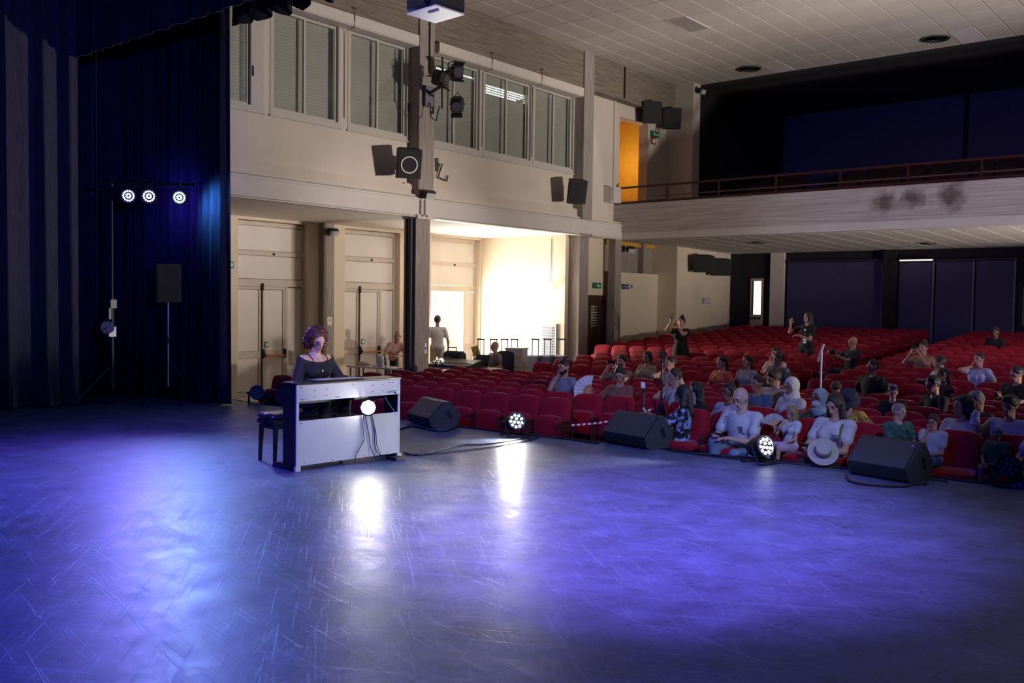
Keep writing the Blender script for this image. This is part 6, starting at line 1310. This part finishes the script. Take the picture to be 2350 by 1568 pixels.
print_on(a, [(-.015*i*.2, -.018*i, .075-.01*i, .007) for i in range(4)]+[(-.04, -.07, .02, .016)], inkm, -.065, .34); print_on(a, [(0, .0, .012, .012), (.012, -.03, .012, .012), (.02, -.06, .012, .012)], inkm, .15, .43)
a = sit('F0', 'girl with long fair hair holding a small pleated fan to her face', (1816, 928), kid=True, yaw=-.35, head=(-.08, -.55, 0), arms=('lap', (.12, .26, .30, .1, .1, .95, 0, 1, 0)), hair=('long', 'blond'), skin='light', shirt=white_t, sleeve=.4, pants=cloth('pink_shorts', (.42, .30, .45)), legs='shorts', fem=True, hx=.0115)
hand_fan(a, 'R', 'small pale pleated fan held by the girl', .14, .15, 2.5, 1, mk('fan_cream', (.50, .48, .44), .7))
q = MB(); il = a['W'].inverted(); tl = lambda x, y, z: il @ a['t'](x, y, z); q.tube([tl(-.12, .0, .48), tl(-.08, .12, .38), tl(.02, .135, .22), tl(.13, .08, .08)], .014, 5); q.build('bag_strap', black_m, a['o'])
a = sit('F0', 'woman with long dark hair in a printed white T-shirt, watch on her wrist', (1919, 902), smin_=1.08, yaw=-.1, head=(-.40, -.12, 0), arms=((-.02, .30, .18, .6, .7, .0), (.10, .30, .22, -.3, .9, .1)), hair=('long', 'dark'), skin='light', shirt=white_t, pants=cloth('dark_shorts', (.02, .02, .026)), fem=True, build=1.08, hx=.011)
phone_in(a, 'R', 'phone in the hands of the woman with the watch', .15, .075); print_on(a, [(0, -.018*i, .075-.012*(i % 2), .007) for i in range(4)]+[(-.045, -.06, .022, .014)], inkm, -.075, .33); print_on(a, [(0, .0, .01, .01), (.012, -.03, .01, .01)], inkm, .15, .42)
w_, d_, u_ = a['L']; q = MB(); q.lathe([(.030, -.012), (.034, -.012), (.034, .012), (.030, .012), (.030, -.012)], n=16, caps=False); r = MB(); r.cyl((0, .036, 0), (0, .044, 0), .017, n=12)
M_ = frame(Vector((0, -1, .3)), d_); hold('wristwatch', 'watch with a reddish dial on the wrist of the woman in white', 'watch', w_-d_*.02, M_, [('strap', q, black_m), ('dial', r, mk('watch_dial', (.75, .12, .10), .3, emit=.3, ecol=(1, .2, .15)))])
il = a['W'].inverted(); tl = lambda x, y, z: il @ a['t'](x, y, z); q = MB(); q.tube([tl(-.11, -.02, .50), tl(-.12, .09, .43), tl(-.125, .135, .32), tl(-.13, .12, .15)], .016, 5); q.build('bag_strap', cloth('khaki_strap', (.20, .17, .13)), a['o'])
# straw boater on her knees
straw = mk('straw_weave', (.42, .38, .35), .8, var=.25, scale=80, bump=.4, bscale=200); hp_ = onY(1889, 1037, 9.98); Mh_ = Matrix.Rotation(.45, 3, 'Z') @ Matrix.Rotation(.95, 3, 'X')
hold('straw_hat', 'straw boater hat with a black band resting at the stage edge', 'hat', hp_, Mh_, [('crown', MB().lathe([(.085, 0), (.083, .085), (.075, .098), (.004, .10)], n=28), straw), ('brim', MB().lathe([(.084, -.004), (.165, -.008), (.166, .0), (.084, .004), (.084, -.004)], n=32, caps=False), straw), ('hat_band', MB().lathe([(.0855, .003), (.087, .003), (.0865, .035), (.0855, .035), (.0855, .003)], n=28, caps=False), black_m)])
sit('F0', 'small boy with cropped hair and a green T-shirt seen in profile', (2066, 921), kid=True, yaw=1.0, head=(-.12, .35, 0), arms=('lap', 'lap'), hair=('buzz', 'grey'), skin='fair', shirt=cloth('teal_camouflage', (.04, .12, .11), var=.6, scale=24), pants=black_t, hx=.011)
sit('F0', 'boy in a white T-shirt and blue shorts with his hand at his mouth', (2141, 947), kid=True, yaw=-.1, head=(-.18, -.1, 0), arms=((-.0, .22, .12, .8, .4, 0), 'face'), hair=('messy', 'brown'), skin='light', shirt=cloth('grey_white_tee', (.50, .49, .54)), pants=cloth('blue_shorts', (.05, .14, .35)), legs='shorts', hx=.0115)
sit('F1', 'curly-haired woman in a white T-shirt in the second row', (2209, 904), yaw=-.35, head=(.05, -.35, .05), arms=('lap', 'lap'), hair=('curly', 'black'), skin='tan', shirt=cloth('off_white_tee', (.50, .48, .48)), fem=True, build=1.1, hx=.013)
a = sit('F1', 'short-haired woman in white holding a fluffy white fan', (2318, 902), yaw=-.2, head=(-.05, -.05, 0), arms=('lap', (.22, .28, .34, 0, .1, .95, 0, 1, 0)), hair=('fringe', 'black'), skin='tan', shirt=MATS['cloth_off_white_tee'], fem=True, build=1.15, hx=.013)
p = a['R'][0]+a['R'][1]*.13; V_, F_ = meshsdf([ell((0, 0, .03), V3(.045, .03, .085)), ell((.01, 0, .09), V3(.035, .025, .04))], .010, .02, 0, noise=.012, seed=3); t = thing('feather_fan', 'fluffy white feather fan in a hand near the right edge', 'fan', p); link('plume', npmesh('plume', V_, F_, white_t), t); q = MB(); q.cyl((0, 0, -.12), (0, 0, -.03), .008, n=6); q.build('fan_handle', box_w, t)
a = sit('F0', 'child in a camouflage cap and green T-shirt crouching by the unlit lamp', (2287, 984), kid=True, yaw=-.1, head=(-.25, -.15, 0), arms=('lap', 'lap'), hair=('short', 'dark'), skin='tan', shirt=cloth('green_tee', (.05, .14, .03)), pants=cloth('olive_shorts', (.10, .10, .06)), legs='shorts', hx=.012)
hat_on(a, 'cap', 'grey camouflage cap on the crouching child', cloth('camouflage_cap', (.20, .20, .19), var=.5, scale=40))
sit('F0', 'person in a white T-shirt cut by the right edge, elbow out', (2420, 925), yaw=-.3, head=(-.2, -.2, 0), arms=('lap', (.24, .25, .14, -.5, .8, 0)), hair=('short', 'dark'), skin='light', shirt=white_t, pants=denim, build=1.15, hx=.013)
# --- further back on the right
a = sit('R0', 'man in a black polo shirt with a beard, sitting upright', (2004, 822), yaw=-.45, head=(.0, -.35, 0), arms=('rest', 'rest'), hair=('buzz', 'black'), skin='tan', shirt=black_t, build=1.22)
a = sit('R5', 'bald man crouching with a camera in the aisle', (1958, 770), yaw=-.6, head=(0, -.1, 0), arms=((.02, .34, .38, .2, .5, .8), (.14, .34, .40, -.2, .5, .8)), hair=('none', 'dark'), skin='tan', shirt=black_t, build=1.1)
p = (a['L'][0]+a['R'][0])/2+Vector((0, -.06, .06)); M_ = frame(Vector((-.6, -.8, 0)), Vector((0, 0, 1))); hold('camera', 'black camera in the hands of the crouching bald man', 'camera', p, M_, [('camera_body', MB().box((0, 0, 0), (.14, .07, .10), bev=.015), black_m), ('lens', MB().cyl((0, .03, 0), (0, .13, 0), .035, n=14), black_m)])
a = person('dark-haired woman in a black T-shirt standing and waving at the back', (1856, 714), 20.6, zfloor(20.8), yaw=-.3, seat=False, head=(.05, -.35, 0), arms=((.02, .24, .26, .7, .3, 0), (.22, .26, .50, 0, .1, .95, 0, 1, 0)), hair=('long', 'black'), skin='light', shirt=cloth('black_print_tee', (.010, .010, .012)), fem=True, pants=black_t)
print_on(a, [(.0, 0, .05, .02), (.01, -.22, .09, .045), (.01, -.28, .09, .03)], white_print, -.05, .37)
a = sit('R4', 'woman in an ochre flowered top holding a phone before her face', (2120, 782), yaw=-.25, arms=('phone', 'phone'), hair=('bun', 'brown'), skin='light', shirt=cloth('ochre_flowers', (.36, .21, .08), var=.7, scale=40), fem=True); phone_in(a, 'LR', 'pale phone held before the face of the woman in ochre', .075, .15, mk('pale_case', (.5, .45, .4), .4))
sit('R1', 'man in a white shirt turned away behind the boy in black', (2155, 813), yaw=-.9, head=(-.1, -.5, 0), arms=('lap', 'lap'), hair=('short', 'brown'), skin='light', shirt=cloth('pale_blue_white', (.44, .47, .56)))
sit('R2', 'woman in a white collared shirt with her hand at her cheek', (2247, 806), yaw=-.2, head=(.02, -.2, .08), arms=('rest', 'cheek'), hair=('short', 'brown'), skin='light', shirt=cloth('pale_blue_collar', (.50, .53, .62)), fem=True)
sit('F4', 'boy in black leaning over folded arms', (2137, 859), yaw=-.6, lean=-.12, head=(-.25, -.3, 0), arms=((-.02, .30, .16, .9, .4, 0), (.10, .34, .14, -.9, .3, 0)), hair=('short', 'black'), skin='tan', shirt=black_t)
sit('R0', 'woman in brown with her hair tied back behind the boy in black', (2163, 842), yaw=-.5, head=(0, -.35, 0), arms=('rest', 'cheek'), hair=('tail', 'dark'), skin='brown', shirt=cloth('brown_top', (.045, .025, .02)), sleeve=.1, fem=True)
sit('R0', 'man in black with his hands clasped at the right edge', (2331, 838), yaw=-.5, head=(-.2, -.25, 0), arms=((-.03, .30, .30, .5, .3, .8), (.05, .30, .30, -.4, .3, .8)), hair=('short', 'black'), skin='tan', shirt=black_t, build=1.15)
a = sit('F3', 'dark-haired child with a pink bow between the seats', (2050, 881), kid=True, yaw=.2, head=(-.3, .2, 0), hair=('short', 'black'), skin='light', shirt=black_t)
p = a['head'](.02, .02, .13); t = thing('hair_bow', 'small pink bow in the hair of the dark-haired child', 'bow', p); pk = mk('pink_ribbon', (.60, .28, .45), .6)
for sx in (-1, 1): q = MB(); q.ell((sx*.028, 0, 0), (.028, .014, .02), n=8, k=5); q.build('bow_loop', pk, t, True)
a = sit('F3', 'person in a grey cap slumped low in the seat', (2242, 897), yaw=-.4, head=(-.6, -.2, 0), hair=('short', 'grey'), skin='tan', shirt=cloth('charcoal_top', (.05, .045, .045))); hat_on(a, 'cap', 'grey flat cap among the dark seats at the right', cloth('grey_cap', (.24, .23, .23)))
sit('R10', 'dark silhouette of a person alone near the rear blinds', (2286, 748), yaw=-.3, hair=('short', 'black'), skin='brown', shirt=black_t)
place_seats()
